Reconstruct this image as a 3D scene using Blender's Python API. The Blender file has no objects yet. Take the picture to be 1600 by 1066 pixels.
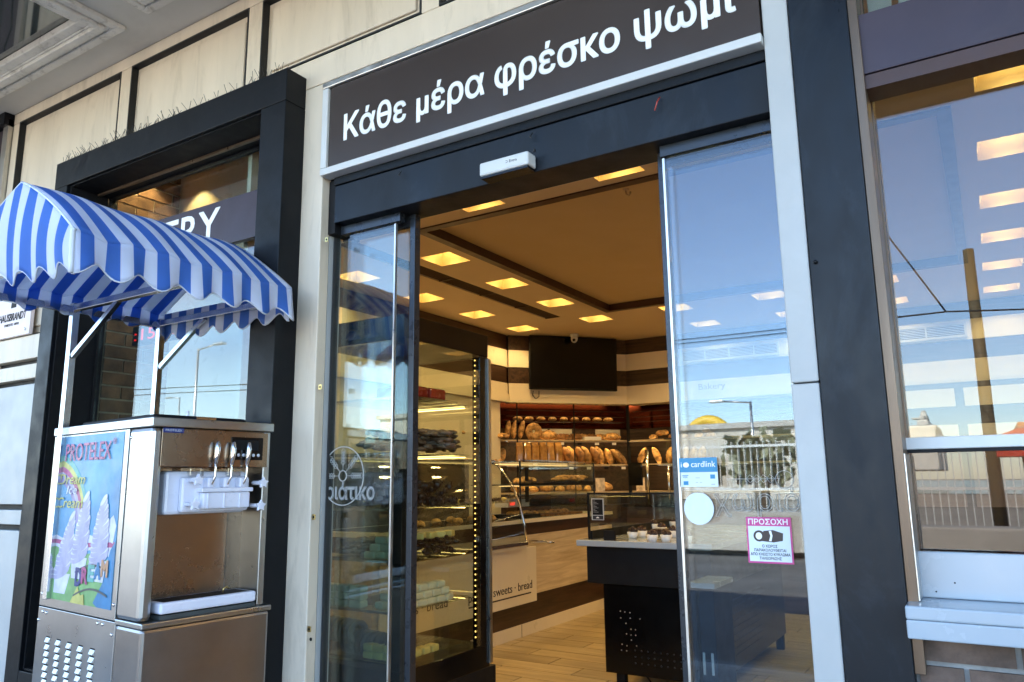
import bpy, math, random
from mathutils import Vector, Matrix
random.seed(7)
S = bpy.context.scene
COL = S.collection
rad = math.radians

# ------------------------------------------------------------------ camera, world, sun, exposure
FPX = 1184.0; YAW, PITCH, ROLL = rad(-31.82), rad(10.47), rad(-0.686)
CAM = Vector((0, -2.3, 1.4))
fwd = Vector((math.sin(YAW)*math.cos(PITCH), math.cos(YAW)*math.cos(PITCH), math.sin(PITCH)))
r0 = Vector((math.cos(YAW), -math.sin(YAW), 0)); u0 = r0.cross(fwd)
rgt = r0*math.cos(ROLL) + u0*math.sin(ROLL); upv = -r0*math.sin(ROLL) + u0*math.cos(ROLL)
cd = bpy.data.cameras.new('camera'); cam = bpy.data.objects.new('camera', cd); COL.objects.link(cam)
cam.matrix_world = Matrix(((rgt.x, upv.x, -fwd.x, CAM.x), (rgt.y, upv.y, -fwd.y, CAM.y), (rgt.z, upv.z, -fwd.z, CAM.z), (0, 0, 0, 1)))
cd.sensor_width = 36; cd.lens = FPX/1600*36; cd.clip_start = 0.05; cd.clip_end = 3000
S.camera = cam
W = bpy.data.worlds.new('World'); S.world = W; W.use_nodes = True
nt = W.node_tree; bg = nt.nodes['Background']
sky = nt.nodes.new('ShaderNodeTexSky'); sky.sky_type = 'NISHITA'; sky.sun_disc = False
SUN_EL = rad(38); SUN_AZ = rad(-18)            # sun behind the shop, so its front lies in shade
sky.sun_elevation = SUN_EL; sky.sun_rotation = SUN_AZ; sky.air_density = .9; sky.dust_density = .3; sky.ozone_density = 2.0
nt.links.new(sky.outputs[0], bg.inputs[0]); bg.inputs[1].default_value = 0.15
sl = bpy.data.lights.new('sun', 'SUN'); sl.energy = 4.2; sl.angle = rad(0.5); sl.color = (1, .93, .82)
sun = bpy.data.objects.new('sun', sl); COL.objects.link(sun)
sd = Vector((math.sin(SUN_AZ)*math.cos(SUN_EL), math.cos(SUN_AZ)*math.cos(SUN_EL), math.sin(SUN_EL)))
sun.rotation_euler = sd.to_track_quat('Z', 'Y').to_euler()
S.view_settings.view_transform = 'Standard'; S.view_settings.look = 'None'; S.view_settings.gamma = 1
S.view_settings.exposure = 2.68
S.render.engine = 'CYCLES'
c = S.cycles
c.max_bounces = 10; c.diffuse_bounces = 5; c.glossy_bounces = 5; c.transmission_bounces = 6; c.transparent_max_bounces = 40
c.caustics_reflective = False; c.caustics_refractive = False; c.sample_clamp_indirect = 6; c.use_denoising = True
LAMP = 3.6                                       # brightness of the shop's ceiling lamps
BULB = 3.9                                        # watts of each ceiling lamp
ADDED_GLOW = 4.0  # strength of the unseen strips added to light the bread

# ------------------------------------------------------------------ placement helpers
def ray(px, py): return rgt*((px-800)/FPX) - upv*((py-533)/FPX) + fwd
def onp(px, py, P0, n):
    d = ray(px, py); return CAM + d*((Vector(P0)-CAM).dot(n)/d.dot(n))
def py_(x, y, Y=0.0): return onp(x, y, (0, Y, 0), Vector((0, 1, 0)))
def px_(x, y, X): return onp(x, y, (X, 0, 0), Vector((1, 0, 0)))
def pz_(x, y, Z): return onp(x, y, (0, 0, Z), Vector((0, 0, 1)))
YG = 0.12
def virt(x, y, Y):                                 # a place across the street that the shop glass mirrors
    p = py_(x, y, Y); return Vector((p.x, 2*YG - p.y, p.z))

# ------------------------------------------------------------------ materials
def _ramp(nt, fac, stops):
    r = nt.nodes.new('ShaderNodeValToRGB'); e = r.color_ramp.elements
    while len(e) < len(stops): e.new(.5)
    for i, (p, col) in enumerate(stops):
        e[i].position = p; e[i].color = (*col, 1)
    nt.links.new(fac, r.inputs[0]); return r.outputs[0]
def _coords(nt, scale=(1, 1, 1), rnd=False, obj=True):
    tc = nt.nodes.new('ShaderNodeTexCoord'); mp = nt.nodes.new('ShaderNodeMapping'); mp.inputs['Scale'].default_value = scale
    nt.links.new(tc.outputs['Object'], mp.inputs[0])
    if rnd:
        oi = nt.nodes.new('ShaderNodeObjectInfo'); ml = nt.nodes.new('ShaderNodeMath'); ml.operation = 'MULTIPLY'; ml.inputs[1].default_value = 37
        nt.links.new(oi.outputs['Random'], ml.inputs[0]); nt.links.new(ml.outputs[0], mp.inputs['Location'])
    return mp.outputs[0]
def _noise(nt, vec, scale, detail=4, rough=.55, dist=0):
    n = nt.nodes.new('ShaderNodeTexNoise'); n.inputs['Scale'].default_value = scale; n.inputs['Detail'].default_value = detail
    n.inputs['Roughness'].default_value = rough; n.inputs['Distortion'].default_value = dist
    nt.links.new(vec, n.inputs['Vector']); return n.outputs[0]
def mat(name, col, rough=.5, metal=0, var=.12, vs=3.0, stretch=(1, 1, 1), bump=0, bs=60, spec=.5, rvar=.1, dirt=0, dirtcol=(.1, .08, .06),
        objvar=0, coat=0, trans=0, emit=None, es=0, col2=None, sss=0, bstretch=None):
    m = bpy.data.materials.new(name); m.use_nodes = True; nt = m.node_tree; b = nt.nodes['Principled BSDF']
    b.inputs['Roughness'].default_value = rough; b.inputs['Metallic'].default_value = metal
    b.inputs['Specular IOR Level'].default_value = spec; b.inputs['Coat Weight'].default_value = coat; b.inputs['Coat Roughness'].default_value = .08
    b.inputs['Transmission Weight'].default_value = trans
    if sss: b.inputs['Subsurface Weight'].default_value = sss; b.inputs['Subsurface Radius'].default_value = (.02, .01, .006)
    if emit: b.inputs['Emission Color'].default_value = (*emit, 1); b.inputs['Emission Strength'].default_value = es
    v = _coords(nt, stretch, rnd=objvar > 0)
    n1 = _noise(nt, v, vs, 6, .6)
    lo = [x*(1-var) for x in col]; hi = [min(1, x*(1+var)) for x in (col2 or col)]
    out = _ramp(nt, n1, [(.3, lo), (.7, hi)])
    if dirt:
        n2 = _noise(nt, v, vs*2.7, 8, .7, .6)
        mx = nt.nodes.new('ShaderNodeMix'); mx.data_type = 'RGBA'
        f = _ramp(nt, n2, [(.52, (0, 0, 0)), (.78, (dirt,)*3)])
        nt.links.new(f, mx.inputs['Factor']); nt.links.new(out, mx.inputs[6]); mx.inputs[7].default_value = (*dirtcol, 1); out = mx.outputs[2]
    if objvar:
        oi = nt.nodes.new('ShaderNodeObjectInfo'); hs = nt.nodes.new('ShaderNodeHueSaturation')
        mr = nt.nodes.new('ShaderNodeMapRange'); mr.inputs[3].default_value = 1-objvar; mr.inputs[4].default_value = 1+objvar
        nt.links.new(oi.outputs['Random'], mr.inputs[0]); nt.links.new(mr.outputs[0], hs.inputs['Value']); nt.links.new(out, hs.inputs['Color']); out = hs.outputs[0]
    nt.links.new(out, b.inputs['Base Color'])
    if rvar:
        mr = nt.nodes.new('ShaderNodeMapRange'); mr.inputs[1].default_value = .3; mr.inputs[2].default_value = .7
        mr.inputs[3].default_value = max(.02, rough-rvar); mr.inputs[4].default_value = min(1, rough+rvar)
        nt.links.new(_noise(nt, v, vs*3.1, 5, .6), mr.inputs[0]); nt.links.new(mr.outputs[0], b.inputs['Roughness'])
    if bump:
        bp = nt.nodes.new('ShaderNodeBump'); bp.inputs['Strength'].default_value = bump; bp.inputs['Distance'].default_value = .004
        bv = v if bstretch is None else _coords(nt, bstretch)
        nt.links.new(_noise(nt, bv, bs, 5, .6), bp.inputs['Height']); nt.links.new(bp.outputs[0], b.inputs['Normal'])
    return m
def glass(name, tint=(.9, .95, .93), base=.05, wav=.012, ws=1.2, rough=0.0):
    m = bpy.data.materials.new(name); m.use_nodes = True; nt = m.node_tree
    for n in list(nt.nodes): nt.nodes.remove(n)
    o = nt.nodes.new('ShaderNodeOutputMaterial'); mx = nt.nodes.new('ShaderNodeMixShader')
    t = nt.nodes.new('ShaderNodeBsdfTransparent'); t.inputs[0].default_value = (*tint, 1)
    g = nt.nodes.new('ShaderNodeBsdfGlossy'); g.inputs['Roughness'].default_value = rough
    fr = nt.nodes.new('ShaderNodeFresnel'); ge = nt.nodes.new('ShaderNodeNewGeometry'); io = nt.nodes.new('ShaderNodeMapRange')
    io.inputs[3].default_value = 1.5; io.inputs[4].default_value = 1/1.5       # thin pane: the same reflectance from both faces
    nt.links.new(ge.outputs['Backfacing'], io.inputs[0]); nt.links.new(io.outputs[0], fr.inputs[0])
    ad = nt.nodes.new('ShaderNodeMath'); ad.operation = 'ADD'; ad.inputs[1].default_value = base; ad.use_clamp = True
    nt.links.new(fr.outputs[0], ad.inputs[0]); nt.links.new(ad.outputs[0], mx.inputs[0])
    bp = nt.nodes.new('ShaderNodeBump'); bp.inputs['Strength'].default_value = wav; bp.inputs['Distance'].default_value = .05
    nt.links.new(_noise(nt, _coords(nt), ws, 1, .4), bp.inputs['Height']); nt.links.new(bp.outputs[0], g.inputs['Normal'])
    nt.links.new(t.outputs[0], mx.inputs[1]); nt.links.new(g.outputs[0], mx.inputs[2]); nt.links.new(mx.outputs[0], o.inputs[0])
    return m
def emis(name, col, s):
    m = bpy.data.materials.new(name); m.use_nodes = True; nt = m.node_tree
    for n in list(nt.nodes): nt.nodes.remove(n)
    o = nt.nodes.new('ShaderNodeOutputMaterial'); e = nt.nodes.new('ShaderNodeEmission')
    e.inputs[0].default_value = (*col, 1); e.inputs[1].default_value = s; nt.links.new(e.outputs[0], o.inputs[0]); return m
def steelmat(name, col=(.56, .55, .53), rough=.28, axis=2, stain=.25):
    m = bpy.data.materials.new(name); m.use_nodes = True; nt = m.node_tree; b = nt.nodes['Principled BSDF']
    b.inputs['Metallic'].default_value = 1
    st = [1, 1, 1]; st[axis] = .02
    v = _coords(nt, (40, 40, 40) if axis is None else tuple(40 if i != axis else 1.2 for i in range(3)))
    n = _noise(nt, v, 8, 3)
    v2 = _coords(nt); n2 = _noise(nt, v2, 2.2, 6, .65)
    out = _ramp(nt, n2, [(.3, [x*(1-stain) for x in col]), (.7, col)]); nt.links.new(out, b.inputs['Base Color'])
    mr = nt.nodes.new('ShaderNodeMapRange'); mr.inputs[3].default_value = rough-.07; mr.inputs[4].default_value = rough+.12
    nt.links.new(_noise(nt, v2, 5, 6, .7), mr.inputs[0]); nt.links.new(mr.outputs[0], b.inputs['Roughness'])
    bp = nt.nodes.new('ShaderNodeBump'); bp.inputs['Strength'].default_value = .05; bp.inputs['Distance'].default_value = .001
    bp2 = nt.nodes.new('ShaderNodeBump'); bp2.inputs['Strength'].default_value = .16; bp2.inputs['Distance'].default_value = .03
    nt.links.new(n, bp.inputs['Height']); nt.links.new(_noise(nt, v2, 2.0, 1), bp2.inputs['Height'])
    nt.links.new(bp.outputs[0], bp2.inputs['Normal']); nt.links.new(bp2.outputs[0], b.inputs['Normal'])
    return m
def woodmat(name, c1, c2, rough=.4, axis=0, scale=1.0, bump=.1, objvar=.0):
    m = bpy.data.materials.new(name); m.use_nodes = True; nt = m.node_tree; b = nt.nodes['Principled BSDF']
    st = [16*scale]*3; st[axis] = 1.1*scale
    v = _coords(nt, tuple(st), rnd=objvar > 0); n = _noise(nt, v, 1.4, 8, .65, .8)
    out = _ramp(nt, n, [(.34, c1), (.5, [(p+q)/2 for p, q in zip(c1, c2)]), (.66, c2)])
    if objvar:
        oi = nt.nodes.new('ShaderNodeObjectInfo'); hs = nt.nodes.new('ShaderNodeHueSaturation')
        mr = nt.nodes.new('ShaderNodeMapRange'); mr.inputs[3].default_value = 1-objvar; mr.inputs[4].default_value = 1+objvar
        nt.links.new(oi.outputs['Random'], mr.inputs[0]); nt.links.new(mr.outputs[0], hs.inputs['Value']); nt.links.new(out, hs.inputs['Color']); out = hs.outputs[0]
    nt.links.new(out, b.inputs['Base Color']); b.inputs['Roughness'].default_value = rough
    bp = nt.nodes.new('ShaderNodeBump'); bp.inputs['Strength'].default_value = bump; bp.inputs['Distance'].default_value = .002
    nt.links.new(n, bp.inputs['Height']); nt.links.new(bp.outputs[0], b.inputs['Normal'])
    return m
M = {}
M['clad'] = mat('cream cladding', (.68, .58, .45), .5, var=.1, vs=1.6, stretch=(2.5, 2.5, .45), dirt=.5, dirtcol=(.30, .24, .17), bump=.04, bs=200)
M['strip'] = mat('pale grey cladding', (.44, .44, .42), .45, var=.08, vs=2.5, dirt=.25, dirtcol=(.35, .33, .3), bump=.05, bs=150)
M['groove'] = mat('black groove', (.012, .012, .012), .6)
M['canopy'] = mat('canopy board', (.62, .60, .55), .6, var=.1, vs=.8, dirt=.25, dirtcol=(.22, .2, .17))
M['mould'] = mat('weathered moulding', (.72, .69, .63), .5, var=.12, vs=5, dirt=.8, dirtcol=(.16, .12, .09), bump=.3, bs=40)
M['black'] = mat('black painted steel', (.0032, .0040, .0054), .45, spec=.22, var=.25, vs=2.0, dirt=.35, dirtcol=(.012, .013, .016), bump=.06, bs=120, rvar=.14)
M['blue'] = mat('dark blue grey painted steel', (.0055, .008, .012), .4, spec=.28, var=.3, vs=1.5, dirt=.6, dirtcol=(.030, .042, .058), bump=.12, bs=30, rvar=.15, stretch=(1, 1, .5))
M['signbrown'] = mat('brown sign face', (.048, .036, .031), .22, var=.06, vs=1.0, rvar=.04, spec=.6)
M['white'] = mat('white paint', (.58, .58, .56), .4, var=.05, dirt=.25, dirtcol=(.5, .47, .42), vs=4)
M['letter'] = mat('white letter film', (.86, .86, .84), .45, var=.02)
M['alu'] = mat('aluminium', (.62, .60, .56), .35, 1, var=.1, vs=4)
M['darkalu'] = mat('dark anodised aluminium', (.035, .04, .048), .3, .5, var=.15)
M['bronze'] = mat('brown aluminium profile', (.16, .11, .075), .35, .6, var=.2, vs=2, stretch=(6, 6, .4), dirt=.3)
M['purple'] = mat('purple brown fascia', (.045, .032, .044), .4, spec=.35, var=.15, vs=2, dirt=.3, dirtcol=(.07, .055, .068))
M['glass'] = glass('shop glass', (.80, .87, .89), .04)
M['glassdoor'] = glass('door glass', (.88, .95, .95), .035)
M['glassr'] = glass('right window glass', (.74, .81, .86), .035)
M['frost'] = glass('smoked film glass', (.35, .34, .37), .03, rough=.012)
M['caseglass'] = glass('display case glass', (.93, .96, .93), .02)
M['mirror'] = mat('skylight glass', (.035, .05, .052), .03, var=.1, spec=1.0, rvar=.01, coat=1)
M['steel'] = steelmat('brushed stainless steel', (.47, .48, .49), .27)
M['steelwarm'] = steelmat('stainless with warm reflection tint', (.36, .275, .205), .24)  # warm street reflection put into the steel's colour
M['steeldk'] = steelmat('stainless base panel', (.36, .335, .32), .3)
M['chrome'] = mat('chrome', (.7, .7, .7), .12, 1, var=.03, rvar=.03)
M['plastic'] = mat('white plastic', (.74, .76, .86), .3, var=.03, spec=.5, coat=.3)
M['blackgloss'] = mat('black gloss', (.003, .003, .0035), .2, spec=.3, var=.1, rvar=.05)
M['blackmatt'] = mat('black matt', (.004, .004, .005), .6, spec=.25, var=.2)
M['rubber'] = mat('black rubber', (.02, .02, .02), .7)
M['ceil'] = mat('cream ceiling paint', (.62, .49, .33), .7, var=.03, vs=1)
M['trayshade'] = mat('ceiling cream with tray shade', (.50, .37, .21), .7, var=.04, vs=1)  # ceiling cream made browner: the tray's shade is in the colour
M['well'] = mat('lamp well plaster', (.78, .62, .34), .6, var=.03)
M['cream'] = mat('cream lacquer', (.74, .62, .43), .3, var=.03, rvar=.05)
M['creamlite'] = mat('cream lacquer light', (.78, .70, .55), .35, var=.03)
M['wenge'] = woodmat('dark wenge laminate', (.018, .009, .005), (.085, .045, .024), .4, 0)
M['wengey'] = woodmat('dark wenge laminate along counter', (.02, .010, .006), (.075, .036, .02), .4, 1)
M['oaky'] = woodmat('pale relief wood', (.46, .35, .21), (.72, .60, .42), .4, 1, .9, .5)
M['plank'] = woodmat('floor plank tile', (.34, .25, .12), (.55, .43, .23), .32, 0, .8, .25, .12)
M['grout'] = mat('floor grout', (.03, .018, .010), .8)
M['redmirror'] = mat('dark red tinted mirror', (.07, .012, .005), .10, .85, var=.3, vs=3, rvar=.05)
M['trimred'] = mat('red brown trim', (.05, .018, .010), .4, var=.1)
M['vent'] = mat('brown vent grille', (.10, .058, .03), .5, .2)
M['crust'] = mat('bread crust', (.26, .10, .02), .6, var=.6, vs=22, col2=(.62, .36, .13), bump=.7, bs=50, objvar=.25)
M['crustdk'] = mat('dark bread crust', (.13, .05, .015), .6, var=.5, vs=16, col2=(.36, .17, .055), bump=.8, bs=50, objvar=.25)
M['bag'] = mat('bread in clear bag', (.28, .13, .035), .18, var=.3, vs=10, col2=(.46, .25, .08), bump=.9, bs=14, objvar=.15, coat=1)
M['choc'] = mat('chocolate', (.045, .02, .012), .3, var=.5, vs=30, bump=1, bs=70, objvar=.3)
M['choccream'] = mat('grey brown cream cake', (.15, .10, .07), .5, var=.4, vs=20, bump=1, bs=40, objvar=.3)
M['cheese'] = mat('pale wrapped cake', (.74, .68, .46), .35, var=.08, vs=12, objvar=.08, bump=.3, bs=30, sss=.1)
M['lemon'] = mat('yellow cake', (.72, .55, .16), .4, var=.2, vs=14, bump=.5, bs=40, objvar=.15)
M['cup'] = mat('white paper cup', (.82, .80, .76), .5, var=.03)
M['redcake'] = mat('red glaze', (.38, .035, .02), .25, var=.3, vs=12, coat=.5)
M['shelfwood'] = woodmat('slat shelf wood', (.50, .36, .2), (.72, .56, .34), .45, 0)
M['brick'] = mat('brown brick', (.16, .085, .042), .85, var=.45, vs=9, bump=.8, bs=60, objvar=.3, col2=(.26, .14, .07))
M['brickout'] = mat('grey brown brick', (.07, .046, .034), .85, var=.4, vs=9, bump=.8, bs=60, objvar=.2, col2=(.12, .08, .06))
M['mortar'] = mat('pale mortar', (.55, .46, .33), .9, var=.15, vs=20, bump=.5)
M['mortarout'] = mat('grey mortar', (.26, .26, .25), .9, var=.2, vs=20, bump=.5)
M['bench'] = mat('white powder coated bench', (.38, .43, .47), .22, var=.05, vs=2, dirt=.12, dirtcol=(.4, .4, .4), coat=.3)
M['asphalt'] = mat('asphalt', (.12, .113, .105), .85, var=.25, vs=1.3, bump=.5, bs=90)
M['pave'] = mat('pavement slabs', (.42, .38, .33), .8, var=.15, vs=1.2, bump=.3)
M['ground'] = mat('dusty ground', (.40, .35, .27), .9, var=.2, vs=.3)
M['concrete'] = mat('concrete', (.46, .43, .38), .8, var=.15, vs=1.5, bump=.3)
M['fence'] = mat('white painted fence', (.72, .72, .68), .5, var=.05)
M['wire'] = mat('dark cable', (.02, .02, .02), .5)
M['gold'] = mat('brass', (.62, .47, .2), .3, 1, var=.1)
LT = emis('warm lamp', (1.0, .66, .24), LAMP)
ADDED_GLOW_M = emis('added warm glow', (1.0, .70, .28), ADDED_GLOW)
LEDS = emis('dim case lamp and added strip', (1.0, .62, .22), .22)

# ------------------------------------------------------------------ mesh helpers
class MB:
    def __init__(s): s.v = []; s.f = []; s.sm = []
    def add(s, vs, fs, smooth=False):
        n = len(s.v); s.v += [Vector(p) for p in vs]; s.f += [tuple(i+n for i in f) for f in fs]; s.sm += [smooth]*len(fs); return s
    def box(s, x0, x1, y0, y1, z0, z1):
        return s.hexa([(x0, y0, z0), (x1, y0, z0), (x1, y1, z0), (x0, y1, z0), (x0, y0, z1), (x1, y0, z1), (x1, y1, z1), (x0, y1, z1)])
    def hexa(s, p): return s.add(p, [(0, 3, 2, 1), (4, 5, 6, 7), (0, 1, 5, 4), (1, 2, 6, 5), (2, 3, 7, 6), (3, 0, 4, 7)])
    def obox(s, O, U, V, Wv, a, b, cc):          # box spanned from O along unit axes
        O = Vector(O); p = [O, O+U*a, O+U*a+V*b, O+V*b]; return s.hexa(p+[q+Wv*cc for q in p])
    def tube(s, pts, r, seg=8, cap=True):
        pts = [Vector(p) for p in pts]; rings = []
        rr = r if isinstance(r, (list, tuple)) else [r]*len(pts)
        ref = None
        for i, p in enumerate(pts):
            t = (pts[min(i+1, len(pts)-1)]-pts[max(i-1, 0)]).normalized()
            if ref is None: ref = t.orthogonal().normalized()
            ref = (ref-t*ref.dot(t)).normalized(); b = t.cross(ref)
            rings.append([p+(ref*math.cos(2*math.pi*k/seg)+b*math.sin(2*math.pi*k/seg))*rr[i] for k in range(seg)])
        vs = [q for g in rings for q in g]; fs = []
        for i in range(len(pts)-1):
            for k in range(seg):
                k2 = (k+1) % seg; fs.append((i*seg+k, i*seg+k2, (i+1)*seg+k2, (i+1)*seg+k))
        if cap: fs.append(tuple(range(seg))[::-1]); fs.append(tuple((len(pts)-1)*seg+k for k in range(seg)))
        return s.add(vs, fs, True)
    def lathe(s, prof, seg=20, O=(0, 0, 0)):
        O = Vector(O); vs = []; fs = []
        for r, z in prof:
            for k in range(seg): a = 2*math.pi*k/seg; vs.append(O+Vector((r*math.cos(a), r*math.sin(a), z)))
        for i in range(len(prof)-1):
            for k in range(seg):
                k2 = (k+1) % seg; fs.append((i*seg+k, i*seg+k2, (i+1)*seg+k2, (i+1)*seg+k))
        fs.append(tuple(range(seg))[::-1]); fs.append(tuple((len(prof)-1)*seg+k for k in range(seg)))
        return s.add(vs, fs, True)
    def prism(s, poly, ext):                       # poly: 3D points, ext: vector
        n = len(poly); ext = Vector(ext); vs = [Vector(p) for p in poly]; vs += [p+ext for p in vs]
        fs = [tuple(range(n))[::-1], tuple(range(n, 2*n))]+[(i, (i+1) % n, (i+1) % n+n, i+n) for i in range(n)]
        return s.add(vs, fs)
    def ball(s, O, rx, ry, rz, seg=12, ring=8, jit=0, rot=0):
        O = Vector(O); vs = []; fs = []
        for i in range(ring+1):
            th = math.pi*i/ring
            for k in range(seg):
                a = 2*math.pi*k/seg; j = 1+random.uniform(-jit, jit)
                x, y, z = rx*j*math.sin(th)*math.cos(a), ry*j*math.sin(th)*math.sin(a), rz*j*math.cos(th)
                vs.append(O+Vector((x*math.cos(rot)-y*math.sin(rot), x*math.sin(rot)+y*math.cos(rot), z)))
        for i in range(ring):
            for k in range(seg): k2 = (k+1) % seg; fs.append((i*seg+k, (i+1)*seg+k, (i+1)*seg+k2, i*seg+k2))
        return s.add(vs, fs, True)
    def mesh(s, name, m, off=Vector((0, 0, 0))):
        me = bpy.data.meshes.new(name); me.from_pydata([tuple(p-off) for p in s.v], [], s.f)
        me.polygons.foreach_set('use_smooth', s.sm); me.materials.append(m if not isinstance(m, str) else M[m]); me.validate(); me.update(); return me
    def build(s, name, m, parent=None, bev=0):
        off = Vector((0, 0, 0)); q = parent
        while q is not None: off += q.location; q = q.parent
        if parent is not None and 'rotated' in parent.keys(): off = Vector((0, 0, 0))
        o = bpy.data.objects.new(name, s.mesh(name, m, off)); COL.objects.link(o)
        if parent is not None: o.parent = parent
        if bev:
            b = o.modifiers.new('bevel', 'BEVEL'); b.width = bev; b.segments = 2; b.limit_method = 'ANGLE'; b.angle_limit = rad(40)
        return o
def tag(o, label=None, cat=None, group=None, kind=None):
    if label: o['label'] = label
    if cat: o['category'] = cat
    if group: o['group'] = group
    if kind: o['kind'] = kind
    return o
def thing(name, label, cat, loc=(0, 0, 0), group=None, rot=0):
    o = bpy.data.objects.new(name, None); COL.objects.link(o); o.location = loc; o.empty_display_size = .1
    if rot: o.rotation_euler.z = rot; o['rotated'] = 1
    return tag(o, label, cat, group)
def B(x0, x1, y0, y1, z0, z1): return MB().box(x0, x1, y0, y1, z0, z1)
def copytree(o, loc, rotz=None, label=None, parent=None):
    n = o.copy(); COL.objects.link(n); n.location = loc
    if rotz is not None: n.rotation_euler.z = rotz
    if label: n['label'] = label
    if parent: n.parent = parent
    for ch in o.children:
        k = ch.copy(); COL.objects.link(k); k.parent = n
        for g in ch.children: h = g.copy(); COL.objects.link(h); h.parent = k
    return n
def inst(name, me, parent, loc, rot=(0, 0, 0), sc=None):
    o = bpy.data.objects.new(name, me); COL.objects.link(o)
    if parent is not None: o.parent = parent
    o.location = loc; o.rotation_euler = rot
    if sc: o.scale = sc
    return o
from mathutils.geometry import delaunay_2d_cdt
def outline(body, shear=0.0):
    """closed outlines of a line of lettering as lists of 2D points"""
    cu = bpy.data.curves.new('t', 'FONT'); cu.body = body; cu.size = 1; cu.shear = shear; cu.resolution_u = 3; cu.fill_mode = 'NONE'
    to = bpy.data.objects.new('t', cu); COL.objects.link(to); bpy.context.view_layer.update()
    me = bpy.data.meshes.new_from_object(to.evaluated_get(bpy.context.evaluated_depsgraph_get())); bpy.data.objects.remove(to)
    nx = {e.vertices[0]: e.vertices[1] for e in me.edges}; adj = {}
    for e in me.edges: adj.setdefault(e.vertices[0], []).append(e.vertices[1]); adj.setdefault(e.vertices[1], []).append(e.vertices[0])
    seen = set(); loops = []
    for v in range(len(me.vertices)):
        if v in seen or v not in adj: continue
        lp = [v]; seen.add(v); cur = nx.get(v, adj[v][0])
        while cur not in seen:
            lp.append(cur); seen.add(cur); n_ = [q for q in adj[cur] if q not in seen]
            if not n_: break
            cur = n_[0]
        if len(lp) > 2: loops.append([me.vertices[i].co.xy.copy() for i in lp])
    bpy.data.meshes.remove(me); return loops
CAPH = max(p.y for l in outline('H') for p in l)
def text(body, O, U, V, width, cap, m, parent=None, name='lettering', depth=.002, bold=0.0, shear=0.0):
    """flat lettering: O = left end of the baseline, U / V = unit axes, width of the line, cap height"""
    loops = outline(body, shear); xs = [p.x for l in loops for p in l]; x0, x1 = min(xs), max(xs)
    sx = width/(x1-x0); sy = cap/CAPH; O, U, V = Vector(O), Vector(U), Vector(V); N = U.cross(V)
    P3 = lambda p, h: O+U*((p.x-x0)*sx)+V*(p.y*sy)+N*h
    boxes = [(min(p.x for p in l), max(p.x for p in l), l) for l in loops]; boxes.sort(key=lambda q: q[0])
    clusters = []                                 # outlines that overlap sideways belong to one letter
    for b0, b1, l in boxes:
        if clusters and b0 < clusters[-1][0]-1e-4: clusters[-1][1].append(l); clusters[-1][0] = max(clusters[-1][0], b1)
        else: clusters.append([b1, [l]])
    mb = MB()
    for _, ls in clusters:
        vs = []; es = []
        for l in ls:
            n0 = len(vs); vs += l; es += [(n0+i, n0+(i+1) % len(l)) for i in range(len(l))]
        r = delaunay_2d_cdt(vs, es, [], 0, 1e-6)
        def wind(c):
            w_ = 0
            for l in ls:
                for i in range(len(l)):
                    a_, b_ = l[i], l[(i+1) % len(l)]
                    if (a_.y <= c.y) != (b_.y <= c.y):
                        xx = a_.x+(c.y-a_.y)/(b_.y-a_.y)*(b_.x-a_.x)
                        if xx > c.x: w_ += 1 if b_.y > a_.y else -1
            return w_
        fs = [f for f in r[2] if wind((r[0][f[0]]+r[0][f[1]]+r[0][f[2]])/3) != 0]
        mb.add([P3(p, depth) for p in r[0]], fs)
        for l in ls:
            q = [P3(p, depth) for p in l]+[P3(p, 0) for p in l]; n_ = len(l)
            mb.add(q, [(i, (i+1) % n_, (i+1) % n_+n_, i+n_) for i in range(n_)])
            if bold > 0:                          # thicken the strokes: a flattened bead along every outline
                rr = bold*cap/CAPH; pts = [P3(p, depth*.5) for p in l]
                for i in range(n_):
                    A0, B0 = pts[i], pts[(i+1) % n_]; t = B0-A0
                    if t.length < 1e-7: continue
                    t.normalize(); qn = N.cross(t)
                    ring_v = [W_+qn*(rr*math.cos(k*math.pi/3))+N*(depth*.46*math.sin(k*math.pi/3)) for W_ in (A0-t*rr*.5, B0+t*rr*.5) for k in range(6)]
                    mb.add(ring_v, [(k, (k+1) % 6, (k+1) % 6+6, k+6) for k in range(6)]+[(5, 4, 3, 2, 1, 0), (6, 7, 8, 9, 10, 11)])
    return mb.build(name, m, parent)
ORD = ['first', 'second', 'third', 'fourth', 'fifth', 'sixth', 'seventh', 'eighth', 'ninth', 'tenth', 'eleventh', 'twelfth', 'thirteenth', 'fourteenth', 'fifteenth', 'sixteenth', 'seventeenth', 'eighteenth', 'nineteenth', 'twentieth']
X, Y, Z = Vector((1, 0, 0)), Vector((0, 1, 0)), Vector((0, 0, 1))

# ================================================================== SETTING
tag(B(-400, 400, -400, 60, -.6, -.16).build('ground', 'ground'), kind='structure')
tag(B(-60, 60, -13.6, -3.6, -.16, -.12).build('road', 'asphalt'), kind='structure')
tag(B(-60, 60, -3.42, .05, -.16, -.02).build('pavement_bed', 'grout'), kind='structure')
pv = tag(B(-60, 60, -3.6, -3.43, -.16, 0).build('kerb', 'concrete'), kind='structure')
tag(B(-60, 60, -17.5, -13.61, -.16, 0).build('far_pavement', 'concrete'), kind='structure')
pave = thing('pavement', None, None); tag(pave, kind='structure')
slab = B(0, .49, 0, .49, -.02, 0).mesh('paving_slab', M['pave'])
for i in range(22):
    for j in range(6): inst('paving_slab', slab, pave, (-6.5+.5*i, -3.42+.5*j if j < 6 else 0, 0))

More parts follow.
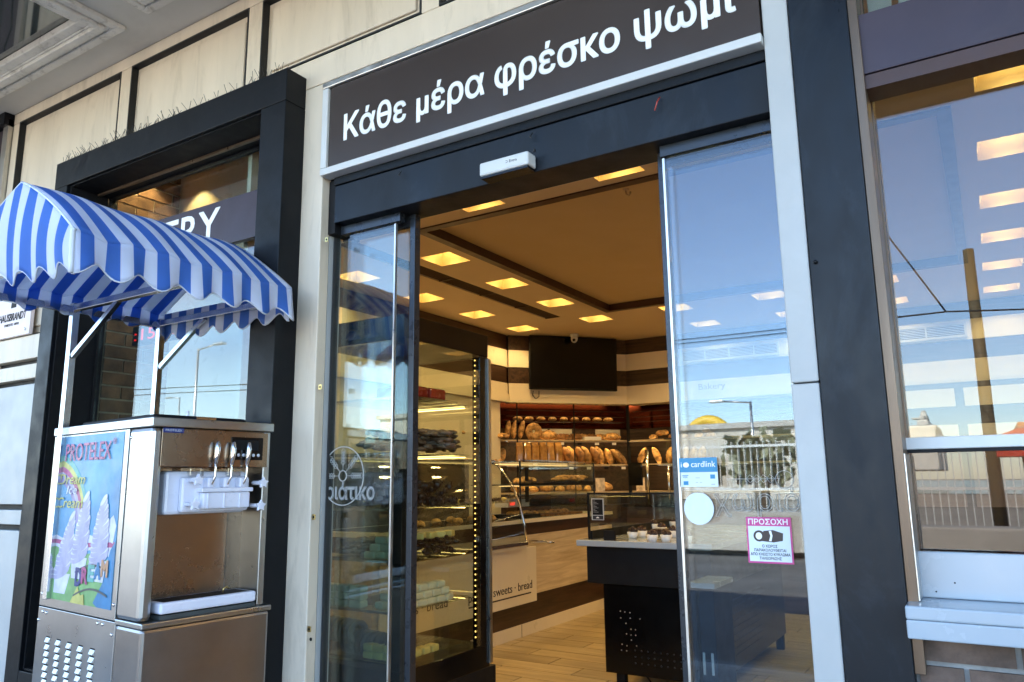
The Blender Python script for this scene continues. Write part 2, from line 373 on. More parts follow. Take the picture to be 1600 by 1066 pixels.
# ------------------------------------------------------------------ canopy over the pavement
SK = [(-5.9, -3.816, -1.9, -.20), (-3.55, -1.9, -1.9, -.215)]
xs = [-10, -5.9, -3.816, -3.55, -1.9, 7]; can = MB()
for i in range(5):
    hole = i in (1, 3)
    if not hole: can.box(xs[i], xs[i+1], -2.16, 0, 3.9, 4.15)
    else:
        y1 = -.20 if i == 1 else -.215
        can.box(xs[i], xs[i+1], -2.16, -1.9, 3.9, 4.15); can.box(xs[i], xs[i+1], y1, 0, 3.9, 4.15)
canopy = tag(can.build('canopy_ceiling', 'canopy'), kind='structure')
for k, (x0, x1, y0, y1) in enumerate(SK):
    t = thing('canopy_skylight', ['square skylight with chipped white mouldings at the left end of the canopy', 'second moulded skylight, nearer the middle of the canopy'][k], 'skylight', ((x0+x1)/2, (y0+y1)/2, 3.9))
    def ring(a, b, z0, z1, nm):
        m_ = MB()
        for (p, q, r_, s_) in ((x0+a, x1-a, y0+a, y0+b), (x0+a, x1-a, y1-b, y1-a), (x0+a, x0+b, y0+b, y1-b), (x1-b, x1-a, y0+b, y1-b)): m_.box(p, q, r_, s_, z0, z1)
        m_.build(nm, 'mould', t, .006)
    ring(-.015, .03, 3.872, 3.899, 'outer_moulding'); ring(.03, .055, 3.882, 3.93, 'moulding'); ring(.055, .10, 3.862, 3.93, 'moulding')
    ring(.10, .112, 3.88, 3.93, 'moulding'); ring(.112, .165, 3.885, 3.93, 'inner_frame')
    B(x0+.1, x1-.1, y0+.1, y1-.1, 3.932, 3.95).build('skylight_pane', 'mirror', t)

# ------------------------------------------------------------------ shop building: shell that keeps the sun off
ROOM_Z = 3.15
sh = thing('shop_building', 'two storey shop block above and around the bakery room', 'building', (0, 3, 0))
B(-7, 6, .28, 9, 4.4, 6.6).build('roof', 'concrete', sh)
B(-7, 6, 0, .27, 4.16, 6.6).build('parapet_wall', 'clad', sh)
B(-7, -6.4, .3, 8.4, 0, 4.4).build('side_wall', 'concrete', sh); B(5.4, 6, .3, 8.4, 0, 4.4).build('side_wall', 'concrete', sh)
B(-7, 6, 8.4, 9, 0, 4.4).build('rear_wall', 'concrete', sh)

# ------------------------------------------------------------------ facade
fa = thing('shop_facade', 'cream panelled shopfront wall with black grooves', 'wall', (-2, 0, 0))
WIN_X0, WIN_X1, WIN_Z1 = -4.40, -2.70, 3.14
bk = MB()
for (x0, x1, z0, z1) in ((-9, WIN_X0, 0, 3.9), (WIN_X0, WIN_X1, WIN_Z1, 3.9), (WIN_X0, WIN_X1, 0, .46), (WIN_X1, -2.45, 0, 3.9), (-2.45, -.45, 3.205, 3.9), (-.45, -.24, 0, 3.9), (-.24, 3.2, 3.3, 3.9), (3.2, 6, 0, 3.9)):
    bk.box(x0, x1, .055, .132 if (x1 == -2.45 or z0 == WIN_Z1) else .27, z0, z1)
bk.build('backing_wall', 'groove', fa)
def panel(x0, x1, z0, z1, m='clad', nm='cladding_panel', pr=.0, bev=.004):
    return B(x0, x1, -pr, .054, z0, z1).build(nm, m, fa, bev)
panel(-5.40, -.47, 3.823, 3.899)                                    # top rail
panel(-5.40, -5.315, .02, 3.82)                                     # stiles
panel(-4.135, -4.031, 3.30, 3.82); panel(-3.0, -2.896, 3.28, 3.82)
panel(-1.865, -1.77, 3.374, 3.82); panel(-.60, -.50, 3.374, 3.82)
for (x0, x1, z0, z1) in ((-5.315, -4.135, 3.14, 3.823), (-4.031, -3.0, 3.20, 3.823), (-2.896, -1.865, 3.375, 3.823), (-1.77, -.60, 3.375, 3.823)):
    f = MB(); g_ = .010
    for (p, q, r_, s_) in ((x0, x0+g_, z0, z1), (x1-g_, x1, z0, z1), (x0+g_, x1-g_, z1-g_, z1), (x0+g_, x1-g_, z0, z0+g_)): f.box(p+.0005, q-.0005, -.0015, .0535, r_+.0005, s_-.0005)
    f.build('black_reveal', 'groove', fa)
    B(x0+.012, x1-.012, .036, .0535, z0+.012, z1-.012).build('raised_panel', 'clad', fa)
    B(x0+.05, x1-.05, .022, .0355, z0+.05, z1-.05).build('panel_field', 'clad', fa, .010)
B(-5.303, -4.53, .036, .0535, 2.33, 3.151).build('raised_panel', 'clad', fa); B(-5.265, -4.60, .022, .0355, 2.37, 3.189).build('panel_field', 'clad', fa)
B(-5.3145, -5.3055, -.0015, .0535, 2.33, 3.139).build('black_reveal', 'groove', fa)
panel(-2.89, -.47, 3.228, 3.372)                                    # rail over the sign
panel(-5.30, -4.53, 2.163, 2.31); panel(-5.30, -4.53, 2.04, 2.128); 
panel(-5.30, -4.53, 1.30, 2.005, 'strip'); panel(-5.30, -4.53, 1.185, 1.268, 'strip'); panel(-5.30, -4.53, .05, 1.152, 'strip')
panel(-2.56, -2.425, .02, 3.225)
B(-2.449, -2.425, .056, .13, .02, 2.50).build('door_jamb', 'strip', fa)
JOINT = 1.67
panel(-.470, -.392, JOINT+.002, 3.899, 'strip', 'jamb_cladding'); panel(-.470, -.392, .02, JOINT-.002, 'strip', 'jamb_cladding')
B(-.455, -.392, .056, .30, .02, 3.2).build('door_jamb', 'strip', fa)
# grey steel post and dark return at the left end of the shopfront
gp = thing('corner_post', 'dark grey steel post at the far left end of the shopfront', 'post', (-5.6, -.05, 0))
B(-5.47, -5.405, -.03, .02, 0, 3.86).build('post_edge', 'alu', gp); B(-5.72, -5.475, -.02, .02, 0, 3.80).build('post_face', 'purple', gp); B(-6.1, -5.405, -.06, .024, 3.81, 3.898).build('head', 'black', gp)
MB().tube([(-5.52, -.04, 3.81), (-5.50, -.05, 3.6), (-5.53, -.06, 3.45), (-5.51, -.04, 3.3), (-5.55, -.04, 3.0)], .006, 6).build('cable', 'wire', gp)

# black pilaster right of the door
pl = thing('pilaster', 'broad dark blue grey steel pilaster between door and right window', 'pilaster', (-.3, 0, 0))
B(-.389, -.222, -.006, .22, 0, 3.895).build('pilaster_sheet', 'blue', pl, .003)
MB().ball((-.372, -.012, 2.02), .006, .006, .006, 8, 6).build('screw', 'black', pl)

# ------------------------------------------------------------------ black portal frame round the left window
fr = thing('window_portal', 'massive black box frame round the left bakery window', 'window frame', (-3.5, -.1, 0))
FX0, FX1, FZ = -4.525, -2.553, 3.285
B(FX0, FX1, -.12, .0, 3.125, FZ).build('top_beam', 'black', fr, .003)
B(FX0, -4.388, -.12, .0, .30, 3.123).build('side_post', 'black', fr, .003)
B(-2.718, FX1, -.12, .0, .30, 3.123).build('side_post', 'black', fr, .003)
B(-4.386, -2.72, -.12, .0, .30, .465).build('bottom_beam', 'black', fr, .003)
B(-4.386, -4.372, -.10, .12, .47, 3.12).build('reveal', 'blackmatt', fr); B(-2.734, -2.72, -.10, .12, .47, 3.12).build('reveal', 'blackmatt', fr)
B(-4.37, -2.736, -.10, .16, 3.119, 3.124).build('reveal', 'blackmatt', fr); B(-4.37, -2.736, -.10, .12, .466, .476).build('reveal', 'blackmatt', fr)
B(-4.37, -2.736, .05, .066, 3.106, 3.1185).build('bronze_strip', 'bronze', fr)
B(-4.371, -4.362, .121, .16, .477, 3.118).build('glazing_bar', 'blackmatt', fr); B(-2.76, -2.736, .12, .16, .477, 3.118).build('glazing_bar', 'blackmatt', fr)
B(-4.361, -2.762, .121, .16, 3.108, 3.118).build('glazing_bar', 'blackmatt', fr)
# bird spikes
bs = thing('bird_spikes', 'row of thin bird spikes on top of the black portal', 'bird spikes', (-3.5, -.06, FZ))
B(-4.5, -2.58, -.10, -.085, FZ, FZ+.003).build('base_strip', 'black', bs)
sp = MB()
n = 78
for i in range(n):
    x = -4.49+1.9*i/(n-1)+random.uniform(-.006, .006)
    if 44 < i < 66 and i % 3: continue
    for s in (-1, 1):
        h = random.uniform(.035, .065)
        sp.tube([(x, -.095, FZ+.002), (x+s*random.uniform(.006, .028), -.095+random.uniform(-.035, .03), FZ+h)], .0011, 4)
o = sp.build('spike_wires', 'wire', bs); o['kind'] = 'stuff'

# left window: glass, brick return, back wall, band
lw = thing('display_window', 'left bakery window pane inside the black portal', 'window', (-3.5, .14, .5))
B(-4.361, -2.762, .136, .142, .48, 3.107).build('pane', 'glass', lw)
br = thing('brick_pier', 'brown brick pier behind the left window glass', 'brick wall', (-4.4, .4, 0))
B(-4.55, -4.374, .165, .60, 0, 3.40).build('mortar_core', 'mortar', br)
bm = B(0, .014, 0, .232, 0, .068).mesh('brick', M['brick']); bm2 = B(0, .014, 0, .112, 0, .068).mesh('brick', M['brick'])
for r in range(14, 40):
    z = .30+r*.0805
    ys = [.175, .42] if r % 2 else [.175+.0, .30]
    if r % 2: inst('brick', bm, br, (.024+random.uniform(-.002, .002), .175-.4, z)); inst('brick', bm, br, (.024+random.uniform(-.002, .002), .175-.4+.244, z), sc=(1, .74, 1))
    else:
        inst('brick', bm2, br, (.024+random.uniform(-.002, .002), .175-.4, z)); inst('brick', bm, br, (.024+random.uniform(-.002, .002), .175-.4+.124, z)); inst('brick', bm2, br, (.024, .175-.4+.368, z), sc=(1, .42, 1))
nk = thing('window_niche', 'cream back panel and ceiling of the left display window', 'niche', (-3.5, .6, 0))
B(-4.372, -3.16, .585, .62, .3, 3.4).build('back_panel', 'cream', nk); B(-4.5, -3.1, .17, .62, 3.401, 3.43).build('niche_ceiling', 'cream', nk)
B(-3.159, -3.13, .17, .584, .3, 3.4).build('side_panel', 'cream', nk)
B(-4.36, -3.16, .17, .584, .3, .5).build('niche_floor', 'wenge', nk)
for i, x in enumerate((-4.20, -4.13)):
    t = thing('niche_spotlight', ['small spotlight lighting the brick pier', 'small spotlight beaming onto the cream niche panel'][i], 'spotlight', (x, .46 if i else .30, 3.38), 'window niche spotlights')
    MB().lathe([(.03, 3.36), (.035, 3.40)], 16, (x, .46 if i else .30, 0)).build('housing', 'white', t)
    ld = bpy.data.lights.new('spot', 'SPOT'); ld.energy = 2.2 if i else 2.6; ld.spot_size = rad(95); ld.spot_blend = .35; ld.color = (1, .70, .32); ld.shadow_soft_size = .02
    lo = bpy.data.objects.new('bulb', ld); COL.objects.link(lo); lo.parent = t; lo.location = (0, -.01, -.03)
    lo.rotation_euler = (Vector((0.25 if i == 0 else 0, -.42 if i == 0 else -.10, .6)).to_track_quat('Z', 'Y')).to_euler() if i else Vector((.5, -.05, .8)).to_track_quat('Z', 'Y').to_euler()
bd = thing('name_band', 'purple brown band with the white word BAKERY across the left window', 'sign', (-3.5, .1, 2.7))
B(-4.37, -2.736, .085, .119, 2.607, 2.852).build('band_panel', 'purple', bd)
text('BAKERY', (-4.24, .085, 2.640), X, Z, .985, .178, 'letter', bd, bold=.012)
ls = thing('led_sign', 'small red dotted led display low in the left window', 'led display', (-3.9, .2, 2.2))
B(-4.12, -3.62, .19, .22, 2.19, 2.30).build('housing', 'blackmatt', ls)
text(':15 13', (-4.10, .19, 2.215), X, Z, .42, .065, emis('red led', (1, .02, .02), .22), ls, bold=.0)

# plaque
hb = thing('coffee_plaque', 'white advertising plaque with black cup emblem on the far left cladding', 'plaque', (-5.07, -.02, 2.5))
M['plaque'] = mat('plaque face', (.72, .60, .57), .4, var=.05)
B(-5.29, -4.853, -.024, -.001, 2.313, 2.80).build('board', 'plaque', hb, .002)
text('HAUSBRANDT', (-5.235, -.024, 2.418), X, Z, .33, .046, 'blackmatt', hb, bold=.02, shear=.12)
text('TRIESTE 1892', (-5.165, -.024, 2.385), X, Z, .18, .015, 'blackmatt', hb)
MB().prism([(-5.10, -.024, 2.50), (-5.04, -.024, 2.50), (-5.035, -.024, 2.60), (-5.00, -.024, 2.635), (-5.01, -.024, 2.68), (-5.13, -.024, 2.68), (-5.135, -.024, 2.635), (-5.095, -.024, 2.60)], (0, -.002, 0)).build('emblem', 'blackmatt', hb)
for (x, z) in ((-5.265, 2.337), (-4.90, 2.345)): MB().tube([(x, -.024, z), (x, -.029, z)], .009, 10).build('bolt', 'chrome', hb)

# ------------------------------------------------------------------ sign over the door
sg = thing('door_sign', 'long brown sign with white Greek lettering over the door', 'sign', (-1.45, 0, 3))
B(-2.385, -.475, -.008, .04, 2.79, 3.178).build('sign_panel', 'signbrown', sg)
B(-2.42, -.472, -.024, .04, 2.757, 2.789).build('bottom_rail', 'white', sg, .004)
B(-2.42, -.472, -.024, .04, 3.179, 3.208).build('top_rail', 'alu', sg, .004)
B(-2.421, -2.386, -.022, .04, 2.79, 3.178).build('side_rail', 'white', sg, .004)
text('Κάθε μέρα φρέσκο ψωμί', (-2.29, -.0081, 2.9025), X, Z, 1.74, .112, 'letter', sg, bold=.022, depth=.002)

# ------------------------------------------------------------------ automatic door
ad = thing('automatic_door', 'automatic glass sliding entrance door with dark blue grey header', 'door', (-1.4, .1, 0))
B(-2.375, -.475, .03, .20, 2.541, 2.715).build('header_box', 'blue', ad, .003)
B(-2.375, -.475, .022, .06, 2.717, 2.754).build('header_lip', 'black', ad, .003)
B(-2.42, -2.378, .04, .20, 2.50, 2.75).build('header_end', 'blackmatt', ad)
B(-2.375, -2.03, .075, .11, 2.500, 2.539).build('top_rail', 'darkalu', ad); B(-.86, -.475, .075, .11, 2.500, 2.539).build('top_rail', 'darkalu', ad)
B(-2.418, -2.071, .088, .098, .02, 2.498).build('fixed_pane', 'glassdoor', ad)
B(-.848, -.456, .088, .098, .02, 2.498).build('fixed_pane', 'glassr', ad)
B(-2.070, -2.062, .086, .100, .02, 2.498).build('pane_edge', 'alu', ad); B(-.857, -.849, .086, .100, .02, 2.498).build('pane_edge', 'alu', ad)
for s, (a, b, e0, e1, g0, g1) in enumerate(((-2.42, -1.99, -2.018, -1.99, -2.42, -2.019), (-.89, -.45, -.89, -.862, -.861, -.456))):
    B(e0, e1, .128, .165, .02, 2.539).build('door_stile', 'darkalu', ad, .002)
    B(g0, g1, .142, .150, .03, 2.49).build('sliding_pane', 'glassdoor', ad)
    B(g0, g1, .135, .158, 2.491, 2.539).build('leaf_rail', 'darkalu', ad)
B(-2.418, -2.412, .076, .11, .02, 2.498).build('glazing_seal', 'rubber', ad); B(-.4559, -.4551, .08, .11, .02, 2.498).build('glazing_seal', 'rubber', ad)
se = thing('door_sensor', 'small white motion sensor on the door header', 'sensor', (-1.435, .0, 2.56))
B(-1.545, -1.327, -.035, .028, 2.548, 2.602).build('cover', 'white', se, .008); B(-1.54, -1.332, -.03, .028, 2.538, 2.547).build('lens', 'blackgloss', se)
text('⊃ Entra', (-1.425, -.0351, 2.573), X, Z, .05, .011, 'blackmatt', se, depth=.0006)
MB().tube([(-1.315, .0, 2.603), (-1.312, -.01, 2.612), (-1.318, -.012, 2.60)], .003, 6).build('wire_end', 'wire', se)
for k, (a, b) in enumerate(((1031, 152), (627, 268), (832, 208))):
    p = py_(a, b, .018); w = MB().tube([p, p+Vector((-.006, -.012, -.02)), p+Vector((.004-.02*(k == 0), -.012, -.05 if k == 0 else -.025))], .0025, 5)
    tag(w.build('wire_stub', M['redcake'] if k == 0 else M['wire']), ['reddish wire stub poking from the header near the right end', 'short dark wire stub on the header at its left end', 'tiny dark wire stub on the header above the sensor'][k], 'wire')
for k, (a, b) in enumerate(((511, 375), (501, 605), (491, 808), (484, 983))):
    p = py_(a, b, .0); x = -2.44+.0
    lk = thing('lock_plate', ['topmost', 'second from the top', 'third from the top', 'lowest'][k]+' small brass lock plate on the left door jamb strip', 'lock plate', (p.x, -.002, p.z), 'brass plates on the door jamb')
    B(p.x-.009, p.x+.009, -.005, -.0005, p.z-.011, p.z+.011).build('plate', 'gold', lk, .001); B(p.x-.002, p.x+.005, -.0062, -.0051, p.z-.004, p.z+.004).build('keyhole', 'blackmatt', lk)
p = py_(486, 999, 0); tag(MB().tube([(p.x, -.0005, p.z), (p.x, -.002, p.z)], .007, 12).build('drill_hole_cap', 'blackmatt'), 'round black hole cap below the lowest brass plate', 'cap')

# ---- stickers and etched lettering on the door glass
GY = .0875
M['etch'] = mat('etched film', (.40, .41, .39), .6, var=.05)
M['blueprint'] = mat('sticker blue', (.02, .22, .40), .4, var=.03); M['magenta'] = mat('sticker magenta', (.55, .045, .22), .4, var=.05)
M['stkwhite'] = mat('sticker white', (.66, .72, .76), .45, var=.03)
st = thing('payment_sticker', 'blue and white card payment sticker on the right door pane', 'sticker', (-.79, GY, 1.42))
B(-.852, -.728, GY-.0015, GY, 1.375, 1.466).build('sheet', 'stkwhite', st); B(-.852, -.728, GY-.0022, GY-.0016, 1.421, 1.466).build('blue_field', 'blueprint', st)
text('cardlink', (-.812, GY-.0023, 1.437), X, Z, .078, .018, 'letter', st, depth=.0005); text('i', (-.846, GY-.0023, 1.437), X, Z, .003, .016, 'letter', st, depth=.0005)
MB().prism([(-.829+.010*math.cos(t*math.pi/8), GY-.0023, 1.444+.008*math.sin(t*math.pi/8)) for t in range(16)], (0, -.0004, 0)).build('emblem', 'letter', st)
text('VISA', (-.842, GY-.0016, 1.403), X, Z, .016, .005, 'blueprint', st, depth=.0005)
for (x, z, w_, h_) in ((-.843, 1.4095, .02, .002), (-.840, 1.381, .016, .012), (-.752, 1.400, .015, .013)): B(x, x+w_, GY-.0021, GY-.0016, z, z+h_).build('card_mark', 'blueprint', st)
for (x, z, w_, h_) in ((-.80, 1.402, .014, .002), (-.80, 1.388, .008, .002), (-.787, 1.388, .008, .002), (-.75, 1.381, .012, .003)): B(x, x+w_, GY-.0021, GY-.0016, z, z+h_).build('card_mark', 'etch', st)
ci = MB().prism([(-.794+.048*math.cos(t*math.pi/20), GY-.002, 1.308+.050*math.sin(t*math.pi/20)*(1 if abs(t-10) > 1 else .97)) for t in range(40)], (0, -.002, 0)).build('round_sticker', 'stkwhite')
tag(ci, 'blank round white sticker under the card payment sticker', 'sticker')
ps = thing('camera_notice', 'magenta and white camera surveillance notice on the right door pane', 'sticker', (-.585, GY, 1.22))
B(-.650, -.518, GY-.0015, GY, 1.150, 1.284).build('border', 'magenta', ps); B(-.645, -.523, GY-.0022, GY-.0016, 1.155, 1.258).build('field', 'stkwhite', ps)
text('ΠΡΟΣΟΧΗ', (-.643, GY-.0016, 1.263), X, Z, .115, .015, 'letter', ps, bold=.02, depth=.0006)
for i, (t_, w_) in enumerate((('Ο ΧΩΡΟΣ', .044), ('ΠΑΡΑΚΟΛΟΥΘΕΙΤΑΙ', .092), ('ΑΠΟ ΚΛΕΙΣΤΟ ΚΥΚΛΩΜΑ', .115), ('ΤΗΛΕΟΡΑΣΗΣ', .064))): text(t_, (-.584-w_/2, GY-.0023, 1.196-i*.0118), X, Z, w_, .0075, 'blackmatt', ps, bold=.02, depth=.0004)
M['cambrown'] = mat('notice print brown', (.05, .03, .025), .5)
def P2(l, y): return [(a, y, b) for a, b in l]
MB().prism(P2([(-.605, 1.214), (-.572, 1.211), (-.545, 1.216), (-.543, 1.238), (-.572, 1.247), (-.60, 1.244)], GY-.0023), (0, -.0004, 0)).build('camera_print', 'cambrown', ps)
MB().prism([(-.613+.017*math.cos(t*math.pi/10), GY-.0024, 1.229+.0165*math.sin(t*math.pi/10)) for t in range(20)], (0, -.0005, 0)).build('camera_print', 'cambrown', ps)
MB().prism([(-.614+.0095*math.cos(t*math.pi/10), GY-.0030, 1.229+.0105*math.sin(t*math.pi/10)) for t in range(20)], (0, -.0004, 0)).build('lens_print', 'letter', ps)
MB().prism(P2([(-.585, 1.215), (-.578, 1.214), (-.574, 1.230), (-.577, 1.245), (-.584, 1.244), (-.580, 1.23)], GY-.0028), (0, -.0004, 0)).build('lens_print', 'letter', ps)
def outline_text(body, O, width, cap, parent, m):
    a = text(body, O, X, Z, width, cap, m, parent, 'etched_lettering', depth=.0005, bold=.028)
    return a
el = thing('etched_name', 'etched Greek shop name with wheat emblem on the right door pane', 'glass lettering', (-.6, GY, 1.33))
def wires(pts_list, r, parent, m, nm='etched_line'):
    w = MB()
    for pts in pts_list: w.tube(pts, r, 4)
    return w.build(nm, m, parent)
def glyph_outline(body, O, width, cap, parent, m, r=.0011):
    """outlined letters: the edge of each letter drawn as a thin etched line"""
    loops = outline(body); xs = [p.x for l in loops for p in l]; x0, x1 = min(xs), max(xs); sx = width/(x1-x0); sy = cap/CAPH
    w = MB(); O = Vector(O)
    for l in loops:
        q = [O+X*((p.x-x0)*sx)+Z*(p.y*sy) for p in l]; w.tube(q+q[:1], r, 4, False)
    return w.build('etched_outline', m, parent)
glyph_outline('χωριά', (-.745, GY, 1.303), .265, .062, el, 'etch')
cx, cz = -.573, 1.395
for s in (-1, 0, 1):
    for k in range(5): pass
wires([[(-.66+.02*k, GY, 1.398), (-.65+.02*k, GY, 1.410), (-.635+.02*k, GY, 1.398), (-.65+.02*k, GY, 1.386), (-.66+.02*k, GY, 1.398)] for k in range(1, 5)], .0009, el, 'etch')
wires([[(cx+.045+.026*math.cos(t*math.pi/10), GY, cz+.026*math.sin(t*math.pi/10)) for t in range(21)], [(-.70, GY, 1.398), (-.54, GY, 1.398)]], .001, el, 'etch')
e2 = thing('etched_emblem', 'etched round wheat emblem with Greek name on the left door pane', 'glass lettering', (-2.33, GY, 1.43))
RC = (-2.333, 1.430)
wires([[(RC[0]+.118*math.cos(t*math.pi/20), GY, RC[1]+.122*math.sin(t*math.pi/20)) for t in range(41)], [(RC[0]+.022*math.cos(t*math.pi/8), GY, RC[1]+.022*math.sin(t*math.pi/8)) for t in range(17)]], .0028, e2, 'etch')
w = MB()
for a in (0, 45, 90, 135, 180):
    d = Vector((math.cos(rad(a)), 0, math.sin(rad(a)))); q = Vector((-d.z, 0, d.x)); O = Vector((RC[0], GY, RC[1]))
    w.tube([O+d*.024, O+d*.10], .0015, 4)
    for k in range(5):
        for s in (-1, 1): w.tube([O+d*(.045+.012*k), O+d*(.056+.012*k)+q*s*.012, O+d*(.068+.012*k)], .0013, 4)
w.build('wheat_ears', 'etch', e2)
text('ριάτικο', (-2.425, GY, 1.333), X, Z, .272, .062, 'etch', e2, bold=.03, depth=.0006)
glyph_outline('ριάτικο', (-2.427, GY-.001, 1.332), .276, .064, e2, 'blackmatt', .0008)

# ------------------------------------------------------------------ right window, fascia, bench, brick plinth
rw = thing('right_window', 'wide right shop window with brown frame and white mid rail', 'window', (1, .14, 1))
B(-.2215, -.195, .0, .125, .9, 3.30).build('side_frame', 'bronze', rw, .002); B(-.222, -.19, .126, .17, .9, 3.30).build('side_frame', 'bronze', rw)
B(-.19, 3.2, .136, .142, 1.508, 3.29).build('upper_pane', 'glassr', rw); B(-.19, 3.2, .136, .142, 1.10, 1.464).build('lower_pane', 'frost', rw)
B(-.205, 3.2, .112, .160, 1.4735, 1.507).build('mid_rail', 'white', rw, .003); B(-.205, 3.2, .118, .160, 1.4645, 1.4730).build('rail_seal', 'blackmatt', rw)
B(-.222, -.206, .10, .135, 1.46, 1.51).build('rail_bracket', 'blackgloss', rw)
fb = thing('right_fascia', 'purple brown fascia beam across the right window', 'fascia', (1, .05, 2.7))
B(-.2205, 3.2, .015, .119, 2.575, 2.768).build('fascia_panel', 'purple', fb, .002); B(-.2205, 3.2, .022, .1185, 2.530, 2.573).build('underside_trim', 'trimred', fb)
bl = thing('window_blind', 'pale vertical slats behind the glass above the right fascia', 'blind', (1, .2, 3))
slm = MB().box(0, .070, 0, .006, 2.78, 3.28).mesh('slat', M['cream'])
for i in range(34): inst('slat', slm, bl, (-1.18+.088*i, 0, -3), rot=(0, 0, .25))
be = thing('wall_bench', 'white metal ledge bench under the right window', 'bench', (1, 0, 1))
B(-.203, 3.0, .085, .110, 1.080, 1.200).build('back_plate', 'bench', be, .004)
B(-.222, 3.0, -.080, .110, 1.046, 1.0795).build('seat_plate', 'bench', be, .005); B(-.222, 3.0, -.080, -.060, 1.000, 1.0455).build('front_apron', 'bench', be, .004)
B(-.2, 3.0, -.059, .10, 1.002, 1.012).build('under_plate', 'bench', be)
B(-.1945, -.1915, .0, .134, 1.082, 1.46).build('side_plate', 'alu', be)
for (a, b) in ((1432.8, 907), (1463, 924.5), (1492, 911)):
    p = py_(a, b, .085); MB().tube([(p.x, .0848, p.z), (p.x, .0838, p.z)], .0022 if a > 1440 else .0045, 8).build('screw_hole', 'blackmatt', be)
bp = thing('brick_plinth', 'brown grey brick plinth below the white bench', 'brick wall', (1, .05, 0))
B(-.2215, 3.2, .034, .2, 0, .999).build('mortar_core', 'mortarout', bp)
bo = B(0, .215, -.010, .0, 0, .066).mesh('brick', M['brickout']); bh = B(0, .10, -.010, 0, 0, .066).mesh('brick', M['brickout'])
for r in range(9):
    z = .932-r*.079
    xx = -.212 - (.115 if r % 2 else 0)
    if r % 2: inst('brick', bh, bp, (-.212-1, -.016, z)); xx = -.212+.112
    for i in range(7): inst('brick', bo, bp, (xx+.228*i-1, -.016, z))

# ================================================================== INTERIOR
fl = thing('shop_floor', None, None); tag(fl, kind='structure')
B(-6.4, 5.4, .28, 8.4, -.04, -.006).build('grout_bed', 'grout', fl)
pk = B(.004, .896, .004, .214, -.006, 0).mesh('plank', M['plank'])
for j in range(30):
    for i in range(8): inst('plank', pk, fl, (-4.45+.9*i-(j*.31 % .9), .30+.218*j+0, 0))
th_ = tag(B(-2.42, -.45, .03, .29, -.02, .012).build('door_threshold', 'alu'), kind='structure')
# ceiling with holes for lamp wells and the raised tray
XL = [-4.62, -3.67, -2.75, -1.80, -.82, .12, 1.06]; YL = [1.317, 2.24, 3.167, 4.07, 5.0, 5.97]; WS = .29
TR = (-3.25, -.01, 1.715, 4.86)
wells = []
for i, x in enumerate(XL):
    for j, y in enumerate(YL):
        if -3.3 < x < 0 and 1.8 < y < 4.7: continue
        if i == 0 and j in (0, 5): continue
        if i == 1 and j == 5: continue
        wells.append((x, y))
vent = (-3.985, -3.80, 1.62, 4.84)
holes = [(x, x+WS, y, y+WS) for x, y in wells]+[TR, vent, (-4.6, -3.10, .28, .665)]
xb = sorted({-6.4, 5.4}|{v for h in holes for v in h[:2]}); yb = sorted({.28, 8.4}|{v for h in holes for v in h[2:]})
cm = MB()
for i in range(len(xb)-1):
    j = 0
    while j < len(yb)-1:
        xm, ym = (xb[i]+xb[i+1])/2, (yb[j]+yb[j+1])/2
        if any(h[0] < xm < h[1] and h[2] < ym < h[3] for h in holes): j += 1; continue
        k = j
        while k+1 < len(yb)-1 and not any(h[0] < xm < h[1] and h[2] < (yb[k+1]+yb[k+2])/2 < h[3] for h in holes): k += 1
        cm.box(xb[i], xb[i+1], yb[j], yb[k+1], ROOM_Z, ROOM_Z+.012); j = k+1
tag(cm.build('shop_ceiling', 'ceil'), kind='structure')
tr = thing('ceiling_tray', 'large raised ceiling panel with red brown edge trim', 'ceiling panel', (-1.6, 3.3, ROOM_Z))
B(TR[0]-.05, TR[1]+.05, TR[2]-.05, TR[3]+.05, ROOM_Z+.06, ROOM_Z+.08).build('raised_panel', 'trayshade', tr)
e = MB(); 
for (a, b, c_, d) in ((TR[0]-.03, TR[0]+.035, TR[2]-.03, TR[3]+.03), (TR[1]-.035, TR[1]+.03, TR[2]-.03, TR[3]+.03), (TR[0]+.035, TR[1]-.035, TR[2]-.03, TR[2]+.035), (TR[0]+.035, TR[1]-.035, TR[3]-.035, TR[3]+.03)): e.box(a, b, c_, d, ROOM_Z-.010, ROOM_Z+.058)
e.build('edge_trim', 'trimred', tr)
p = pz_(978, 296, ROOM_Z+.06); hk = MB().tube([p, p-Z*.03, p+Vector((.02, .01, -.045)), p+Vector((.03, 0, -.02))], .006, 6); hk.ball(p, .02, .02, .01)
tag(hk.build('ceiling_hook', 'trayshade'), 'small hook on the raised ceiling panel', 'hook')
vt = thing('air_vent', 'long dark slotted air vent along the left of the ceiling', 'vent', (-3.9, 3.2, ROOM_Z))
B(vent[0]-.0, vent[1]+.0, vent[2]-.02, vent[3]+.02, ROOM_Z+.05, ROOM_Z+.06).build('duct_back', 'blackmatt', vt)
vm = B(-.004, .004, 0, vent[3]-vent[2], 0, .03).mesh('blade', M['vent'])
for k in range(6): inst('blade', vm, vt, (vent[0]+.016+.0305*k+3.9, vent[2]-3.2, .004), rot=(0, .4, 0))
for k in range(6): B(vent[0], vent[1], vent[2]+.64*k, vent[2]+.64*k+.012, ROOM_Z-.001, ROOM_Z+.035).build('cross_bar', 'vent', vt)
